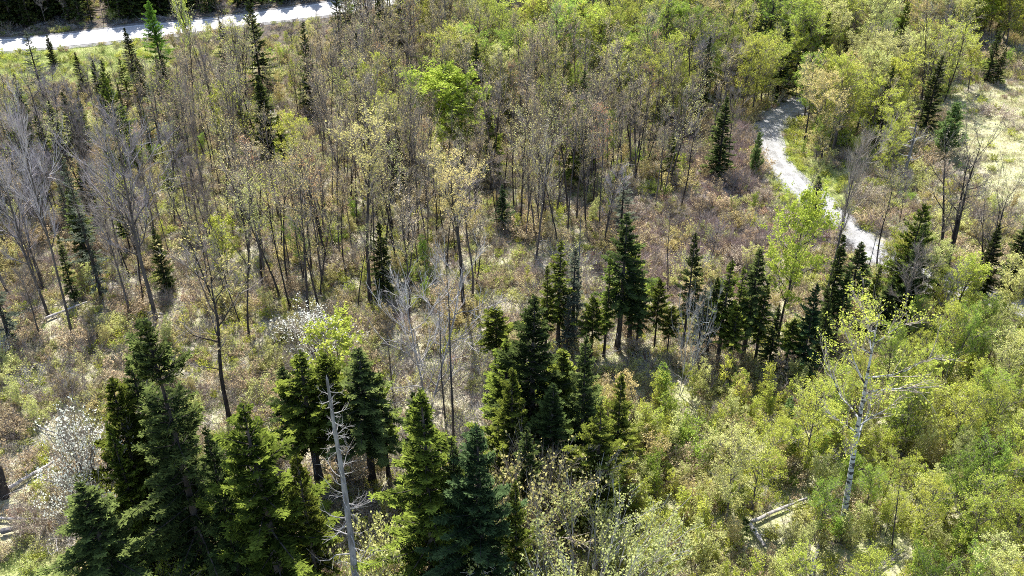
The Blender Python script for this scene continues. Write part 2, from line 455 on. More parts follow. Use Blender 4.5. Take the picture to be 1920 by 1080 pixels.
# ------------------------------------------------------------------ setting: ground sheet, highway, gravel track
HW = [at(*p) for p in [(0, 87), (160, 71), (320, 54.5), (470, 36), (600, 19), (720, 3), (840, -14)]]
d0 = np.array(HW[0][:2]) - np.array(HW[1][:2]); d0 /= np.linalg.norm(d0)
d1 = np.array(HW[-1][:2]) - np.array(HW[-2][:2]); d1 /= np.linalg.norm(d1)
HWp = [tuple(np.array(HW[0][:2]) + d0 * k) for k in (240, 120, 40)] + [p[:2] for p in HW] + [tuple(np.array(HW[-1][:2]) + d1 * k) for k in (40, 120, 300)]
TRp = [at(*p)[:2] for p in [(1990, 600), (1840, 560), (1730, 525), (1672, 495), (1626, 465), (1593, 434), (1555, 399), (1520, 366), (1487, 340), (1460, 310), (1446, 280), (1441, 250),
                            (1452, 226), (1480, 206), (1512, 190), (1548, 181), (1610, 176), (1680, 172)]]

def smooth(P, step=1.0):
    P = np.array(P, float); out = []
    for i in range(len(P) - 1):
        p0, p1, p2, p3 = P[max(i - 1, 0)], P[i], P[i + 1], P[min(i + 2, len(P) - 1)]
        n = max(2, int(np.linalg.norm(p2 - p1) / step))
        for k in range(n):
            t = k / n
            out.append(0.5 * ((2 * p1) + (-p0 + p2) * t + (2 * p0 - 5 * p1 + 4 * p2 - p3) * t * t + (-p0 + 3 * p1 - 3 * p2 + p3) * t ** 3))
    out.append(P[-1]); return np.array(out)
HWs, TRs = smooth(HWp, 1.5), smooth(TRp, 0.6)

def dist_to(L, x, y):
    return float(np.sqrt(((L - (x, y)) ** 2).sum(1).min()))

def noise2(x, y, s=0):
    return np.sin(x * 1.3 + s) * np.sin(y * 1.7 + s * 2.1) * 0.5 + np.sin(x * 3.1 + y * 1.3 + s) * 0.3 + np.sin(y * 4.3 - x * 2.2 + s) * 0.2

def strip(name, L, half, lift, m, nx=7, jit=0.0, h2=None, off=0.0, crown=0.0):
    L = np.array(L); T = np.gradient(L, axis=0); T /= np.linalg.norm(T, axis=1)[:, None]; Nn = np.stack([-T[:, 1], T[:, 0]], 1)
    n = len(L); rg = np.random.default_rng(5); V = []
    w = np.full(n, half) if h2 is None else h2
    jl, jr = rg.normal(size=n) * jit, rg.normal(size=n) * jit
    for i in range(n):
        for k in range(nx):
            u = -1 + 2 * k / (nx - 1)
            o = off + u * w[i] + (jl[i] if k == 0 else 0) + (jr[i] if k == nx - 1 else 0)
            p = L[i] + Nn[i] * o
            V.append((p[0], p[1], float(gz(p[0], p[1])) + lift + crown * (1 - u * u)))
    F = [(i * nx + k, i * nx + k + 1, (i + 1) * nx + k + 1, (i + 1) * nx + k) for i in range(n - 1) for k in range(nx - 1)]
    me = bpy.data.meshes.new(name); me.from_pydata(V, [], F); me.materials.append(m); me.update()
    for p in me.polygons: p.use_smooth = True
    # make sure faces look up
    if me.polygons[0].normal.z < 0: me.flip_normals()
    o = bpy.data.objects.new(name, me); COL.objects.link(o); o['kind'] = 'structure'
    return o

def surf_mat(name, c1, c2, s1, s2, bump=0.3, c3=None):
    m, N, L = new_mat(name)
    out = N.new("ShaderNodeOutputMaterial"); b = N.new("ShaderNodeBsdfPrincipled"); b.inputs["Roughness"].default_value = 0.9
    b.inputs["Specular IOR Level"].default_value = 0.2
    g = N.new("ShaderNodeNewGeometry")
    a = N.new("ShaderNodeTexNoise"); a.inputs["Scale"].default_value = s1; a.inputs["Detail"].default_value = 5
    f = N.new("ShaderNodeTexNoise"); f.inputs["Scale"].default_value = s2; f.inputs["Detail"].default_value = 3
    L.new(g.outputs["Position"], a.inputs["Vector"]); L.new(g.outputs["Position"], f.inputs["Vector"])
    mx = N.new("ShaderNodeMath"); mx.operation = 'ADD'; L.new(a.outputs["Fac"], mx.inputs[0]); L.new(f.outputs["Fac"], mx.inputs[1])
    cr = N.new("ShaderNodeValToRGB"); e = cr.color_ramp.elements
    e[0].position = 0.38; e[0].color = (*c1, 1); e[1].position = 0.62; e[1].color = (*c2, 1)
    if c3: k = e.new(0.5); k.color = (*c3, 1)
    h = N.new("ShaderNodeMath"); h.operation = 'MULTIPLY'; h.inputs[1].default_value = 0.5
    L.new(mx.outputs[0], h.inputs[0]); L.new(h.outputs[0], cr.inputs[0]); L.new(cr.outputs[0], b.inputs["Base Color"])
    bp = N.new("ShaderNodeBump"); bp.inputs["Strength"].default_value = bump; bp.inputs["Distance"].default_value = 0.05
    L.new(f.outputs["Fac"], bp.inputs["Height"]); L.new(bp.outputs[0], b.inputs["Normal"]); L.new(b.outputs[0], out.inputs[0])
    return m

road_m = surf_mat("sun_bleached_asphalt", (0.36, 0.352, 0.34), (0.45, 0.44, 0.425), 0.35, 9.0, 0.1)
shoulder_m = surf_mat("gravel_shoulder", (0.13, 0.125, 0.12), (0.26, 0.25, 0.24), 0.8, 14.0, 0.6)
track_m = surf_mat("pale_gravel", (0.16, 0.155, 0.145), (0.32, 0.315, 0.30), 0.7, 6.0, 0.5)
line_m = surf_mat("road_paint", (0.70, 0.70, 0.70), (0.80, 0.80, 0.80), 1, 8, 0.0)
tread_m = surf_mat("packed_wheel_mark", (0.21, 0.205, 0.195), (0.33, 0.325, 0.315), 1.2, 9.0, 0.2)
middle_m = surf_mat("loose_track_middle", (0.12, 0.12, 0.085), (0.26, 0.255, 0.21), 1.3, 7.0, 0.6)

_pa, _pb = at(160, 58), at(160, 84); HALF = abs(_pb[1] - _pa[1]) / 2 * 0.96
strip("road_shoulder", HWs, HALF + 1.1, 0.05, shoulder_m, 9, 0.15)
strip("road", HWs, HALF, 0.09, road_m, 7, 0, crown=0.04)
for sgn in (-1, 1):
    strip("road_marking", HWs, 0.06, 0.105, line_m, 2, off=sgn * (HALF - 0.35))
tw_half = 1.85 + 0.12 * noise2(TRs[:, 0] * 0.5, TRs[:, 1] * 0.5) + 0.55 * np.exp(-((TRs - np.array(at(1482, 206)[:2])) ** 2).sum(1) / 30)
strip("gravel_track", TRs, 1.5, 0.06, track_m, 9, 0.07, tw_half)
for sgn in (-1, 1):
    strip("wheel_track", TRs, 0.33, 0.068, tread_m, 3, 0.05, off=sgn * 0.75)

def build_ground():
    def axis(lo, hi, far, st):
        a = np.arange(lo, hi + 1e-6, st); e = [far * f for f in (0.2, 0.45, 1.0)]
        return np.concatenate([[lo - k for k in e[::-1]], a, [hi + k for k in e]])
    X, Y = axis(-130, 130, 1600, 1.0), axis(5, 230, 1600, 1.0)
    gx, gy = np.meshgrid(X, Y); gx, gy = gx.ravel(), gy.ravel()
    V = np.stack([gx, gy, gz(gx, gy)], 1)
    nx, ny = len(X), len(Y)
    i = np.arange(ny - 1)[:, None] * nx + np.arange(nx - 1)[None]
    F = np.stack([i, i + 1, i + 1 + nx, i + nx], -1).reshape(-1, 4)
    me = bpy.data.meshes.new("ground"); me.from_pydata(V.tolist(), [], F.tolist())
    for p in me.polygons: p.use_smooth = True
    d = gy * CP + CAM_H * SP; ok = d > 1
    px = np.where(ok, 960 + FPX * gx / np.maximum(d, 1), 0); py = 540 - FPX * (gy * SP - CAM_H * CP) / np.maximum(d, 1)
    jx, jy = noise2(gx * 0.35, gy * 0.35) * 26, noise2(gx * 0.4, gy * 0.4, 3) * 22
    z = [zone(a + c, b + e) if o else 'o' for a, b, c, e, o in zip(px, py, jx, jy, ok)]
    grass = np.array([{'g': 1.0, 's': 0.55, 'l': 0.5, 'f': 0.34, 'm': 0.22, 't': 0.3, 'c': 0.35, 'b': 0.25, 'r': 0.05, 'o': 0.28, '.': 0.0, 'd': 0.1}[k] for k in z])
    field = np.array([{'f': 1.0, '.': 0.45, 'o': 0.2}.get(k, 0.0) for k in z])
    dark = np.array([{'d': 1.0, 'c': 0.35, 't': 0.8, 'm': 0.2}.get(k, 0.0) for k in z])  # darker floor in dense wood; shade in gaps between crowns put into ground colour
    pink = np.array([{'r': 1.0, '.': 0.5, 'b': 0.35, 'o': 0.3}.get(k, 0.0) for k in z])
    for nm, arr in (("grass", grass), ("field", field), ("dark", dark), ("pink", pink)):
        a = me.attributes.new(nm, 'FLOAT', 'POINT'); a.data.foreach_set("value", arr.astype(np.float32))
    m, N, L = new_mat("forest_floor")
    out = N.new("ShaderNodeOutputMaterial"); b = N.new("ShaderNodeBsdfPrincipled"); b.inputs["Roughness"].default_value = 1.0
    b.inputs["Specular IOR Level"].default_value = 0.1
    g = N.new("ShaderNodeNewGeometry")
    def noise(sc, det=4, rough=0.6):
        n = N.new("ShaderNodeTexNoise"); n.inputs["Scale"].default_value = sc; n.inputs["Detail"].default_value = det; n.inputs["Roughness"].default_value = rough
        L.new(g.outputs["Position"], n.inputs["Vector"]); return n.outputs["Fac"]
    def ramp(f, stops):
        r = N.new("ShaderNodeValToRGB"); e = r.color_ramp.elements
        e[0].position, e[0].color = stops[0][0], (*stops[0][1], 1); e[1].position, e[1].color = stops[-1][0], (*stops[-1][1], 1)
        for p, c in stops[1:-1]: k = e.new(p); k.color = (*c, 1)
        L.new(f, r.inputs[0]); return r.outputs[0]
    def attr(nm, nz, gain=1.6):
        a = N.new("ShaderNodeAttribute"); a.attribute_name = nm
        k = N.new("ShaderNodeMath"); k.operation = 'MULTIPLY_ADD'; k.inputs[1].default_value = 2.6; L.new(nz, k.inputs[0]); k.inputs[2].default_value = -1.3
        s = N.new("ShaderNodeMath"); s.operation = 'MULTIPLY_ADD'; s.inputs[1].default_value = gain; s.inputs[2].default_value = -0.25; L.new(a.outputs["Fac"], s.inputs[0])
        q = N.new("ShaderNodeMath"); q.operation = 'ADD'; q.use_clamp = True; L.new(k.outputs[0], q.inputs[0]); L.new(s.outputs[0], q.inputs[1]); return q.outputs[0]
    def mix(f, a, c):
        x = N.new("ShaderNodeMix"); x.data_type = 'RGBA'; L.new(f, x.inputs[0]); L.new(a, x.inputs[6]); L.new(c, x.inputs[7]); return x.outputs[2]
    fine, mid = noise(7.0, 6, 0.75), noise(1.1, 5, 0.65)
    litter = ramp(fine, [(0.30, (0.14, 0.11, 0.085)), (0.46, (0.31, 0.275, 0.205)), (0.66, (0.50, 0.46, 0.375))])
    pinkc = ramp(fine, [(0.30, (0.19, 0.135, 0.11)), (0.48, (0.35, 0.295, 0.245)), (0.68, (0.55, 0.49, 0.425))])
    green = ramp(fine, [(0.30, (0.13, 0.15, 0.05)), (0.48, (0.31, 0.33, 0.12)), (0.68, (0.50, 0.50, 0.24))])
    straw = ramp(fine, [(0.28, (0.19, 0.18, 0.09)), (0.45, (0.36, 0.34, 0.20)), (0.66, (0.54, 0.50, 0.37))])
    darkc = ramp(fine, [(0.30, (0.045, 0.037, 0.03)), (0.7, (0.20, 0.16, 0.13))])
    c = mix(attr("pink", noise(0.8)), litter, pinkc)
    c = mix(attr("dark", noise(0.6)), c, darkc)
    c = mix(attr("field", noise(0.5), 1.9), c, straw)
    c = mix(attr("grass", mid, 1.7), c, green)
    L.new(c, b.inputs["Base Color"])
    bp = N.new("ShaderNodeBump"); bp.inputs["Strength"].default_value = 0.8; bp.inputs["Distance"].default_value = 0.12
    L.new(fine, bp.inputs["Height"]); L.new(bp.outputs[0], b.inputs["Normal"]); L.new(b.outputs[0], out.inputs[0])
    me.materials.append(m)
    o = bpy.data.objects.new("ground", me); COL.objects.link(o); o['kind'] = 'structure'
build_ground()

# ------------------------------------------------------------------ hero trees, one by one
T = {}
def tmpl(key, fn, H, W, second='crown', **kw):
    T[key] = (tree_parts(fn(H=H, **kw), second), H, W)
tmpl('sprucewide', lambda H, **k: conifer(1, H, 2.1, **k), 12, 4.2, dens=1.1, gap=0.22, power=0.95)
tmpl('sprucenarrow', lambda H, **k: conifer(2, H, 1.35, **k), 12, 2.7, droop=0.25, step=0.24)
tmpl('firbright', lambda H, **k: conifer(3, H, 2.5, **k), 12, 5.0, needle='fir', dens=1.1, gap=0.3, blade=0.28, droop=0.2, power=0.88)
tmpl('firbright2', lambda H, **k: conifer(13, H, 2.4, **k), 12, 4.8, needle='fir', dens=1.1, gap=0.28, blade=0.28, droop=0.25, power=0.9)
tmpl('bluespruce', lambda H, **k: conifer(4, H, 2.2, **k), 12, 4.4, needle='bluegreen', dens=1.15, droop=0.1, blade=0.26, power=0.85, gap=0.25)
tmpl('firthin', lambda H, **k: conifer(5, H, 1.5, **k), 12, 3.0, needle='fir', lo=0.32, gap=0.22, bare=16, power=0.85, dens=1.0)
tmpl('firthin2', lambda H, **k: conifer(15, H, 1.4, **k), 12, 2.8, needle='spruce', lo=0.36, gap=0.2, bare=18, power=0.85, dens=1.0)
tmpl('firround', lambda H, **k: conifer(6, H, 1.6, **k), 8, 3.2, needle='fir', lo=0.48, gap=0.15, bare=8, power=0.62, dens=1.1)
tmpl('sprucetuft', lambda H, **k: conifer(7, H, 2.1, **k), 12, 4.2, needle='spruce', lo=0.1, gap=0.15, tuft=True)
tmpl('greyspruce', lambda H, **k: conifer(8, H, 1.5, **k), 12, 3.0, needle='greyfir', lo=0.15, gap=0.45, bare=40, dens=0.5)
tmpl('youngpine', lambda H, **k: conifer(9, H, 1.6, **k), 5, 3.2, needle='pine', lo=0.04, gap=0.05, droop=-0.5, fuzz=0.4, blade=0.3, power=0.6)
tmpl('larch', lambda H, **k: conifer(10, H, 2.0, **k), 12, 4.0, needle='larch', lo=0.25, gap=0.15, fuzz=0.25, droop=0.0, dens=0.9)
tmpl('limemaple', lambda H, **k: broadleaf(21, H, **k), 9, 5.2, lo=0.25, spread=2.6, nmain=26, leaf='lime', leafn=9, leafs=0.085, ntw=10, nsub=7)
tmpl('maplegreen', lambda H, **k: broadleaf(22, H, **k), 12, 5.6, lo=0.3, spread=2.5, nmain=24, leaf='lime', leafn=7, leafs=0.08, ntw=9, nsub=6, wood='darkbark')
tmpl('greenleafy', lambda H, **k: broadleaf(23, H, **k), 10, 6, lo=0.2, spread=2.8, nmain=24, leaf='green', leafn=7, leafs=0.09, ntw=9, nsub=6)
tmpl('yellowleafy', lambda H, **k: broadleaf(24, H, **k), 10, 5.6, lo=0.2, spread=2.6, nmain=22, leaf='yellowgreen', leafn=6, leafs=0.08, ntw=9, nsub=6)
tmpl('paleleafy', lambda H, **k: broadleaf(25, H, **k), 11, 5.6, lo=0.25, spread=2.6, nmain=22, leaf='pale', leafn=6, leafs=0.075, ntw=9, nsub=6)
tmpl('lilacbare', lambda H, **k: broadleaf(26, H, **k), 12, 5.6, lo=0.35, spread=3.0, nmain=18, leafn=0, twig='lilac', nsub=9, ntw=13, elev=(38, 70), wood='bark', r0=0.14, twl=0.8)
tmpl('lilacbare2', lambda H, **k: broadleaf(27, H, **k), 12, 5.0, lo=0.45, spread=2.7, nmain=15, leafn=0, twig='lilac', nsub=8, ntw=12, elev=(30, 65), wood='bark', r0=0.12)
tmpl('brownbare', lambda H, **k: broadleaf(28, H, **k), 12, 5.4, lo=0.4, spread=2.9, nmain=17, leafn=0, twig='twig', nsub=8, ntw=12, elev=(48, 75), wood='bark', r0=0.12, shape='vase')
tmpl('darkbare', lambda H, **k: broadleaf(29, H, **k), 12, 4.6, lo=0.35, spread=2.6, nmain=11, leafn=0.8, leaf='olive', leafs=0.08, twig='twig', nsub=5, ntw=8, elev=(30, 60), wood='darkbark', r0=0.12)
tmpl('talltan', lambda H, **k: broadleaf(30, H, **k), 14, 4.4, lo=0.58, spread=2.4, nmain=17, leaf='olive', leafn=4, leafs=0.06, nsub=6, ntw=8, wood='darkbark', r0=0.15)
tmpl('forked', lambda H, **k: broadleaf(31, H, **k), 10, 5.4, lo=0.3, spread=2.8, nmain=9, leafn=0.5, leaf='brown', leafs=0.08, nsub=6, ntw=8, wood='darkbark', r0=0.13, stems=3, shape='vase')
tmpl('birch', lambda H, **k: broadleaf(32, H, **k), 13, 6, lo=0.42, spread=2.6, nmain=14, leaf='yellowgreen', leafn=3, leafs=0.06, twig='twig', nsub=7, ntw=9, elev=(5, 60), wood='birch', r0=0.18, lean=0.06)
tmpl('serviceberry', lambda H, **k: broadleaf(33, H, **k), 5, 4.4, lo=0.2, spread=2.0, nmain=16, leaf='white', leafn=1.7, leafs=0.048, nsub=5, ntw=9, twig='twig', wood='bark', r0=0.06, stems=2)
tmpl('whitebare', lambda H, **k: broadleaf(34, H, **k), 7, 5.6, lo=0.12, spread=3.0, nmain=15, leafn=0, twig='palewood', nsub=6, ntw=7, elev=(25, 60), wood='palewood', r0=0.06, stems=2, twl=0.6)
tmpl('greensmall', lambda H, **k: broadleaf(35, H, **k), 6, 3.6, lo=0.25, spread=1.8, nmain=16, leaf='yellowgreen', leafn=4, leafs=0.10, ntw=8, nsub=5, r0=0.06)
tmpl('snagtall', lambda H, **k: snag(41, H, **k), 14, 2.4, 'crown', r0=0.13, nb=60, L=1.2, wood='greywood', lo=0.25)
tmpl('snagpole', lambda H, **k: snag(42, H, **k), 12, 1.6, 'crown', r0=0.10, nb=16, L=0.7, wood='greywood', twn=2, lo=0.35)
tmpl('snagpale', lambda H, **k: snag(43, H, **k), 6, 4.0, 'crown', r0=0.15, nb=15, L=2.4, wood='greywood', bwood='palewood', brad=1.6, twn=3, droop=0.35, lo=0.3, top=0.45)
tmpl('snagfront', lambda H, **k: snag(44, H, **k), 13, 3.6, 'crown', r0=0.23, nb=62, L=2.1, wood='greywood', bwood='palewood', brad=1.2, twn=9, droop=-0.25, lo=0.12, top=0.3, curl=0.7)
tmpl('darkpole', lambda H, **k: snag(45, H, **k), 12, 1.6, 'crown', r0=0.09, nb=22, L=0.7, wood='bark', twn=3, lo=0.4, top=0.1)

def hv(key, name, px, py, ytop, wid, label, phrase=None, cat='tree', rz=None, second=None, tilt=(0, 0), group=None):
    p, H, W = T[key]
    return hero(name, p, H, px, py, ytop, label, phrase, cat, wid, W, rz if rz is not None else (px * 0.37) % 6.28, group, tilt)

FRONT = "dark conifers in the front row"
# front row of conifers
hv('sprucetuft', 'spruce_tree', 392, 1085, 602, 165, "tall spruce with a detached dark tuft at its tip, rising above the front left cluster", "the tuft-tipped tall spruce", cat='conifer', group=FRONT)
hv('firbright2', 'spruce_tree', 300, 1030, 712, 165, "bushy green spruce beside the white blossom, lower than its tuft-tipped neighbour", "the spruce by the white blossom", cat='conifer', group=FRONT)
hv('sprucewide', 'spruce_tree', 372, 1050, 738, 150, "dark spruce squeezed between the tuft-tipped spruce and the broad yellow-tipped fir", None, cat='conifer', group=FRONT)
hv('firbright', 'fir_tree', 528, 1125, 762, 245, "broadest fir of the front row, layered boughs with yellow-green tips", "the broad yellow-tipped fir", cat='conifer', group=FRONT)
hv('firthin', 'fir_tree', 600, 905, 662, 120, "fir with a bare lower trunk behind the broad yellow-tipped fir", "the bare-legged fir behind", cat='conifer')
hv('firround', 'fir_tree', 640, 900, 668, 95, "short round-headed fir just left of the grey broken snag", None, cat='conifer')
hv('firthin2', 'fir_tree', 698, 905, 655, 105, "thin-trunked fir right of the grey broken snag, foliage only on its upper half", "the thin fir beside the snag", cat='conifer')
hv('firbright2', 'fir_tree', 812, 1105, 732, 185, "olive-green bushy fir between the grey snag and the blue-green spruce", "the olive bushy fir", cat='conifer', group=FRONT, rz=1.2)
hv('sprucewide', 'spruce_tree', 790, 960, 735, 90, "slim dark spruce tip directly behind the olive-green bushy fir", None, cat='conifer')
hv('bluespruce', 'spruce_tree', 902, 1135, 800, 175, "blue-green spruce with dense even boughs, lowest tip of the front row", "the blue-green spruce", cat='conifer', group=FRONT)
hv('sprucewide', 'spruce_tree', 998, 880, 556, 150, "tallest dark spruce in the cluster right of centre, pointed tip", "the tall pointed spruce", cat='conifer', rz=0.5)
hv('firbright', 'fir_tree', 950, 850, 640, 140, "fir with sunlit yellow boughs leaning out left of the tall pointed spruce", None, cat='conifer')
hv('firbright2', 'fir_tree', 1050, 860, 655, 140, "dense fir on the right flank of the tall pointed spruce", None, cat='conifer')
hv('sprucewide', 'spruce_tree', 1085, 905, 630, 95, "narrow spruce tip just right of the tall pointed spruce", None, cat='conifer')
hv('firbright', 'fir_tree', 1112, 985, 762, 135, "low bushy fir at the right end of the central conifer cluster", "the low bushy fir", cat='conifer', rz=2.2)
hv('sprucewide', 'spruce_tree', 232, 1150, 905, 190, "low wide dark conifer in front of the white blossom", "the low wide dark conifer", cat='conifer', group=FRONT)
hv('firround', 'fir_tree', 930, 705, 578, 80, "small open fir left of the tall pointed spruce tip, thin stem", None, cat='conifer')
# middle right conifers
MR = "conifers between the clearing and the sapling thicket"
hv('firthin', 'fir_tree', 1046, 655, 452, 75, "pale-topped fir left of the grey dead-branched spruce", "the pale-topped fir", cat='conifer', group=MR)
hv('greyspruce', 'spruce_tree', 1072, 650, 465, 85, "half-dead grey spruce with bare branches low down beside the thin tall snag", "the half-dead grey spruce", cat='conifer', group=MR)
hv('snagpole', 'dead_tree', 1079, 640, 372, 34, "very thin tall grey snag rising through the half-dead spruce", "the thin tall snag", cat='dead tree')
hv('firthin2', 'fir_tree', 1157, 655, 402, 90, "tallest fir of the middle group, dark curved bare lower trunk", "the tallest middle fir", cat='conifer', group=MR)
hv('firthin', 'fir_tree', 1180, 640, 455, 85, "full-crowned fir hard against the right side of the tallest middle fir", None, cat='conifer', group=MR)
hv('firround', 'fir_tree', 1108, 680, 560, 60, "low fir between the half-dead spruce and the tallest middle fir", None, cat='conifer', group=MR)
hv('firround', 'fir_tree', 1226, 658, 528, 52, "small round-headed fir on a thin bare stem, alone in a sunny gap", "the small round-headed fir", cat='conifer', group=MR)
hv('firthin2', 'fir_tree', 1278, 660, 438, 50, "slim pointed fir with a sparse crown behind the forked bare tree", "the slim pointed fir", cat='conifer', group=MR)
hv('firthin', 'fir_tree', 1345, 682, 490, 75, "left one of two tall firs standing before the bright green maple", "the left fir before the maple", cat='conifer', group=MR)
hv('firthin2', 'fir_tree', 1392, 672, 468, 75, "right one of two tall firs standing before the bright green maple", None, cat='conifer', group=MR)
hv('firround', 'fir_tree', 1365, 700, 585, 60, "low fir at the feet of the two tall firs", None, cat='conifer', group=MR)
hv('bluespruce', 'fir_tree', 1498, 705, 532, 85, "dense dark fir below the bright green maple", "the dense dark fir", cat='conifer', group=MR)
hv('sprucenarrow', 'spruce_tree', 1538, 645, 440, 52, "very dark narrow spruce half hidden behind the bright green maple", None, cat='conifer', group=MR)
hv('firthin2', 'fir_tree', 1583, 600, 455, 60, "dark fir just right of the leaning bare tree", None, cat='conifer', group=MR)
hv('sprucenarrow', 'spruce_tree', 1520, 410, 330, 40, "small spruce standing against the pale gravel track", "the small spruce on the track edge", cat='conifer')
hv('sprucewide', 'spruce_tree', 1828, 565, 418, 62, "dark spruce between two bare forked trees near the pale field", "the dark spruce near the field", cat='conifer')
hv('sprucenarrow', 'spruce_tree', 1890, 540, 402, 50, "dark spruce at the field corner, rightmost of all conifers", None, cat='conifer')
hv('firround', 'spruce_tree', 1680, 560, 470, 48, "low dark spruce beyond the yellow thicket, near the track end", None, cat='conifer')
hv('sprucewide', 'spruce_tree', 1700, 600, 500, 60, "shaded spruce behind the white birch crown", None, cat='conifer')
hv('maplegreen', 'maple_tree', 1457, 650, 382, 118, "bright green maple in fresh leaf with a curving dark trunk", "the bright green maple", cat='maple tree')
hv('brownbare', 'bare_tree', 1543, 580, 280, 110, "tall leaning bare tree with a fan of brown twigs across the gravel track", "the leaning bare tree", tilt=(0, 0.03), cat='bare tree')
hv('snagpole', 'dead_tree', 1608, 580, 398, 22, "straight thin grey pole snag leaning right beside the track", None, tilt=(0, 0.05), cat='dead tree')
hv('forked', 'bare_tree', 1770, 510, 290, 120, "forked bare tree with dark limbs spreading before the pale field", "the forked bare tree", cat='bare tree')
hv('forked', 'bare_tree', 1842, 560, 372, 80, "smaller bare forked tree right of the dark spruce near the field", None, cat='bare tree', rz=2)
hv('whitebare', 'bare_tree', 1273, 742, 575, 60, "small bare tree with pale twigs forking above a dark stem, in front of firs", "the small forked bare tree", cat='bare tree')
# far right and beyond the track
hv('sprucenarrow', 'spruce_tree', 1345, 332, 182, 50, "dark pointed spruce left of the curved gravel track", "the pointed spruce by the curve", cat='conifer')
hv('sprucewide', 'spruce_tree', 1732, 250, 104, 62, "large dense dark spruce beyond the inside of the track curve", "the large spruce beyond the curve", cat='conifer')
hv('sprucewide', 'spruce_tree', 1850, 152, 52, 40, "dark spruce at the far edge of the pale field, taller one of a pair", "the far field spruce pair", cat='conifer')
hv('sprucewide', 'spruce_tree', 1868, 158, 88, 28, "dark spruce at the far edge of the pale field, shorter one of a pair", None, cat='conifer')
hv('snagpale', 'dead_tree', 1692, 338, 232, 80, "broken dead tree with white antler-like branches", "the white-branched dead tree", cat='dead tree')
hv('youngpine', 'pine_tree', 1768, 290, 192, 75, "soft green young pine near the field edge", "the soft green pine", cat='pine tree')
hv('youngpine', 'pine_tree', 1412, 328, 248, 34, "small soft pine touching the outer edge of the gravel track", "the small pine by the track", cat='pine tree')
hv('brownbare', 'bare_tree', 1355, 215, 95, 95, "wide bare tree with fine brown twigs left of the track bend", "the wide bare tree", cat='bare tree')
hv('darkbare', 'bare_tree', 1508, 265, 110, 55, "dark trunked thin tree standing inside the track bend", "the thin tree inside the bend", cat='bare tree')
hv('sprucewide', 'spruce_tree', 1455, 185, 40, 62, "dark conifer shading the far end of the gravel track", "the conifer at the track's far end", cat='conifer')
hv('greyspruce', 'spruce_tree', 1432, 130, -40, 55, "tall grey-green conifer behind the wide bare tree", None, cat='conifer')
hv('greenleafy', 'leafy_tree', 1255, 150, 22, 110, "round leafy green tree, widest crown in the far wood", "the wide green far tree", cat='leafy tree')
hv('greenleafy', 'leafy_tree', 1350, 130, 50, 50, "vivid green small-crowned tree right of the widest green crown", None, cat='leafy tree')
hv('yellowleafy', 'leafy_tree', 1100, 130, 58, 62, "light green round tree standing alone above the bronze wood", "the light green far tree", cat='leafy tree')
hv('paleleafy', 'leafy_tree', 1632, 160, 0, 95, "tall pale yellow-green tree beyond the track bend", "the tall pale far tree", cat='leafy tree')
hv('limemaple', 'leafy_tree', 1625, 190, 92, 42, "small vivid lime tree in front of the tall pale tree", None, cat='leafy tree')
hv('yellowleafy', 'leafy_tree', 1815, 170, 92, 52, "yellow tree left of the far field spruce pair", None, cat='leafy tree')
hv('limemaple', 'leafy_tree', 1810, 75, -10, 80, "lime green tree in the far corner above the field", None, cat='leafy tree')
# left, along the highway and down the slope
hv('greyspruce', 'spruce_tree', 85, 190, 58, 45, "scraggy grey spruce crossing the highway edge at the far left", "the scraggy grey spruce", cat='conifer')
hv('sprucenarrow', 'spruce_tree', 104, 128, 66, 22, "small thin spruce whose tip shows against the highway", None, cat='conifer')
hv('sprucenarrow', 'spruce_tree', 160, 175, 98, 22, "dark spruce spire in the grass verge, left of three", None, cat='conifer')
hv('sprucenarrow', 'spruce_tree', 192, 190, 112, 24, "dark spruce spire in the grass verge, shortest of three", None, cat='conifer')
hv('sprucenarrow', 'spruce_tree', 252, 140, 52, 28, "sharp dark spruce spire standing up against the white highway", "the spire against the highway", cat='conifer')
hv('sprucenarrow', 'spruce_tree', 270, 180, 100, 28, "second spruce spire pressed close in front of the sharp one", None, cat='conifer')
hv('larch', 'larch_tree', 308, 150, 2, 52, "fresh green larch crossing the highway", "the fresh green larch", cat='larch tree')
hv('greensmall', 'leafy_tree', 362, 130, 12, 26, "slender lime-topped tree between the larch and the tall roadside spruce", None, cat='leafy tree')
hv('sprucewide', 'spruce_tree', 492, 175, -25, 62, "tall dark spruce hiding part of the highway", "the tall roadside spruce", cat='conifer')
hv('sprucenarrow', 'spruce_tree', 505, 295, 140, 55, "dark narrow spruce directly this side of the tall roadside spruce", "the dark narrow spruce", cat='conifer')
hv('sprucenarrow', 'spruce_tree', 682, 225, 62, 30, "slim spruce above the yellow-budded trees, left of the tall snag", "the slim far spruce", cat='conifer')
hv('snagtall', 'dead_tree', 840, 170, -40, 34, "tall dark snag beyond the lime-crowned tree", "the tall far snag", cat='dead tree')
hv('snagpole', 'dead_tree', 604, 200, 100, 24, "short grey snag amid the far bronze trees", "the short grey snag", cat='dead tree')
hv('greyspruce', 'spruce_tree', 250, 300, 195, 45, "grey half-bare spruce on the left slope", "the grey half-bare spruce", cat='conifer')
hv('sprucenarrow', 'spruce_tree', 140, 395, 278, 36, "dark spruce on the left slope, left of a close pair", "the dark slope spruce pair", cat='conifer')
hv('sprucenarrow', 'spruce_tree', 178, 420, 305, 42, "dark spruce on the left slope, right of a close pair", None, cat='conifer')
hv('sprucewide', 'spruce_tree', 60, 260, 165, 48, "dark bushy spruce at the upper left slope", None, cat='conifer')
hv('sprucewide', 'spruce_tree', 120, 300, 190, 55, "bushy mid-green spruce behind the slope pair", None, cat='conifer')
hv('greyspruce', 'spruce_tree', 192, 560, 300, 70, "tall ragged spruce with a mostly bare trunk on the left slope", "the ragged slope spruce", cat='conifer')
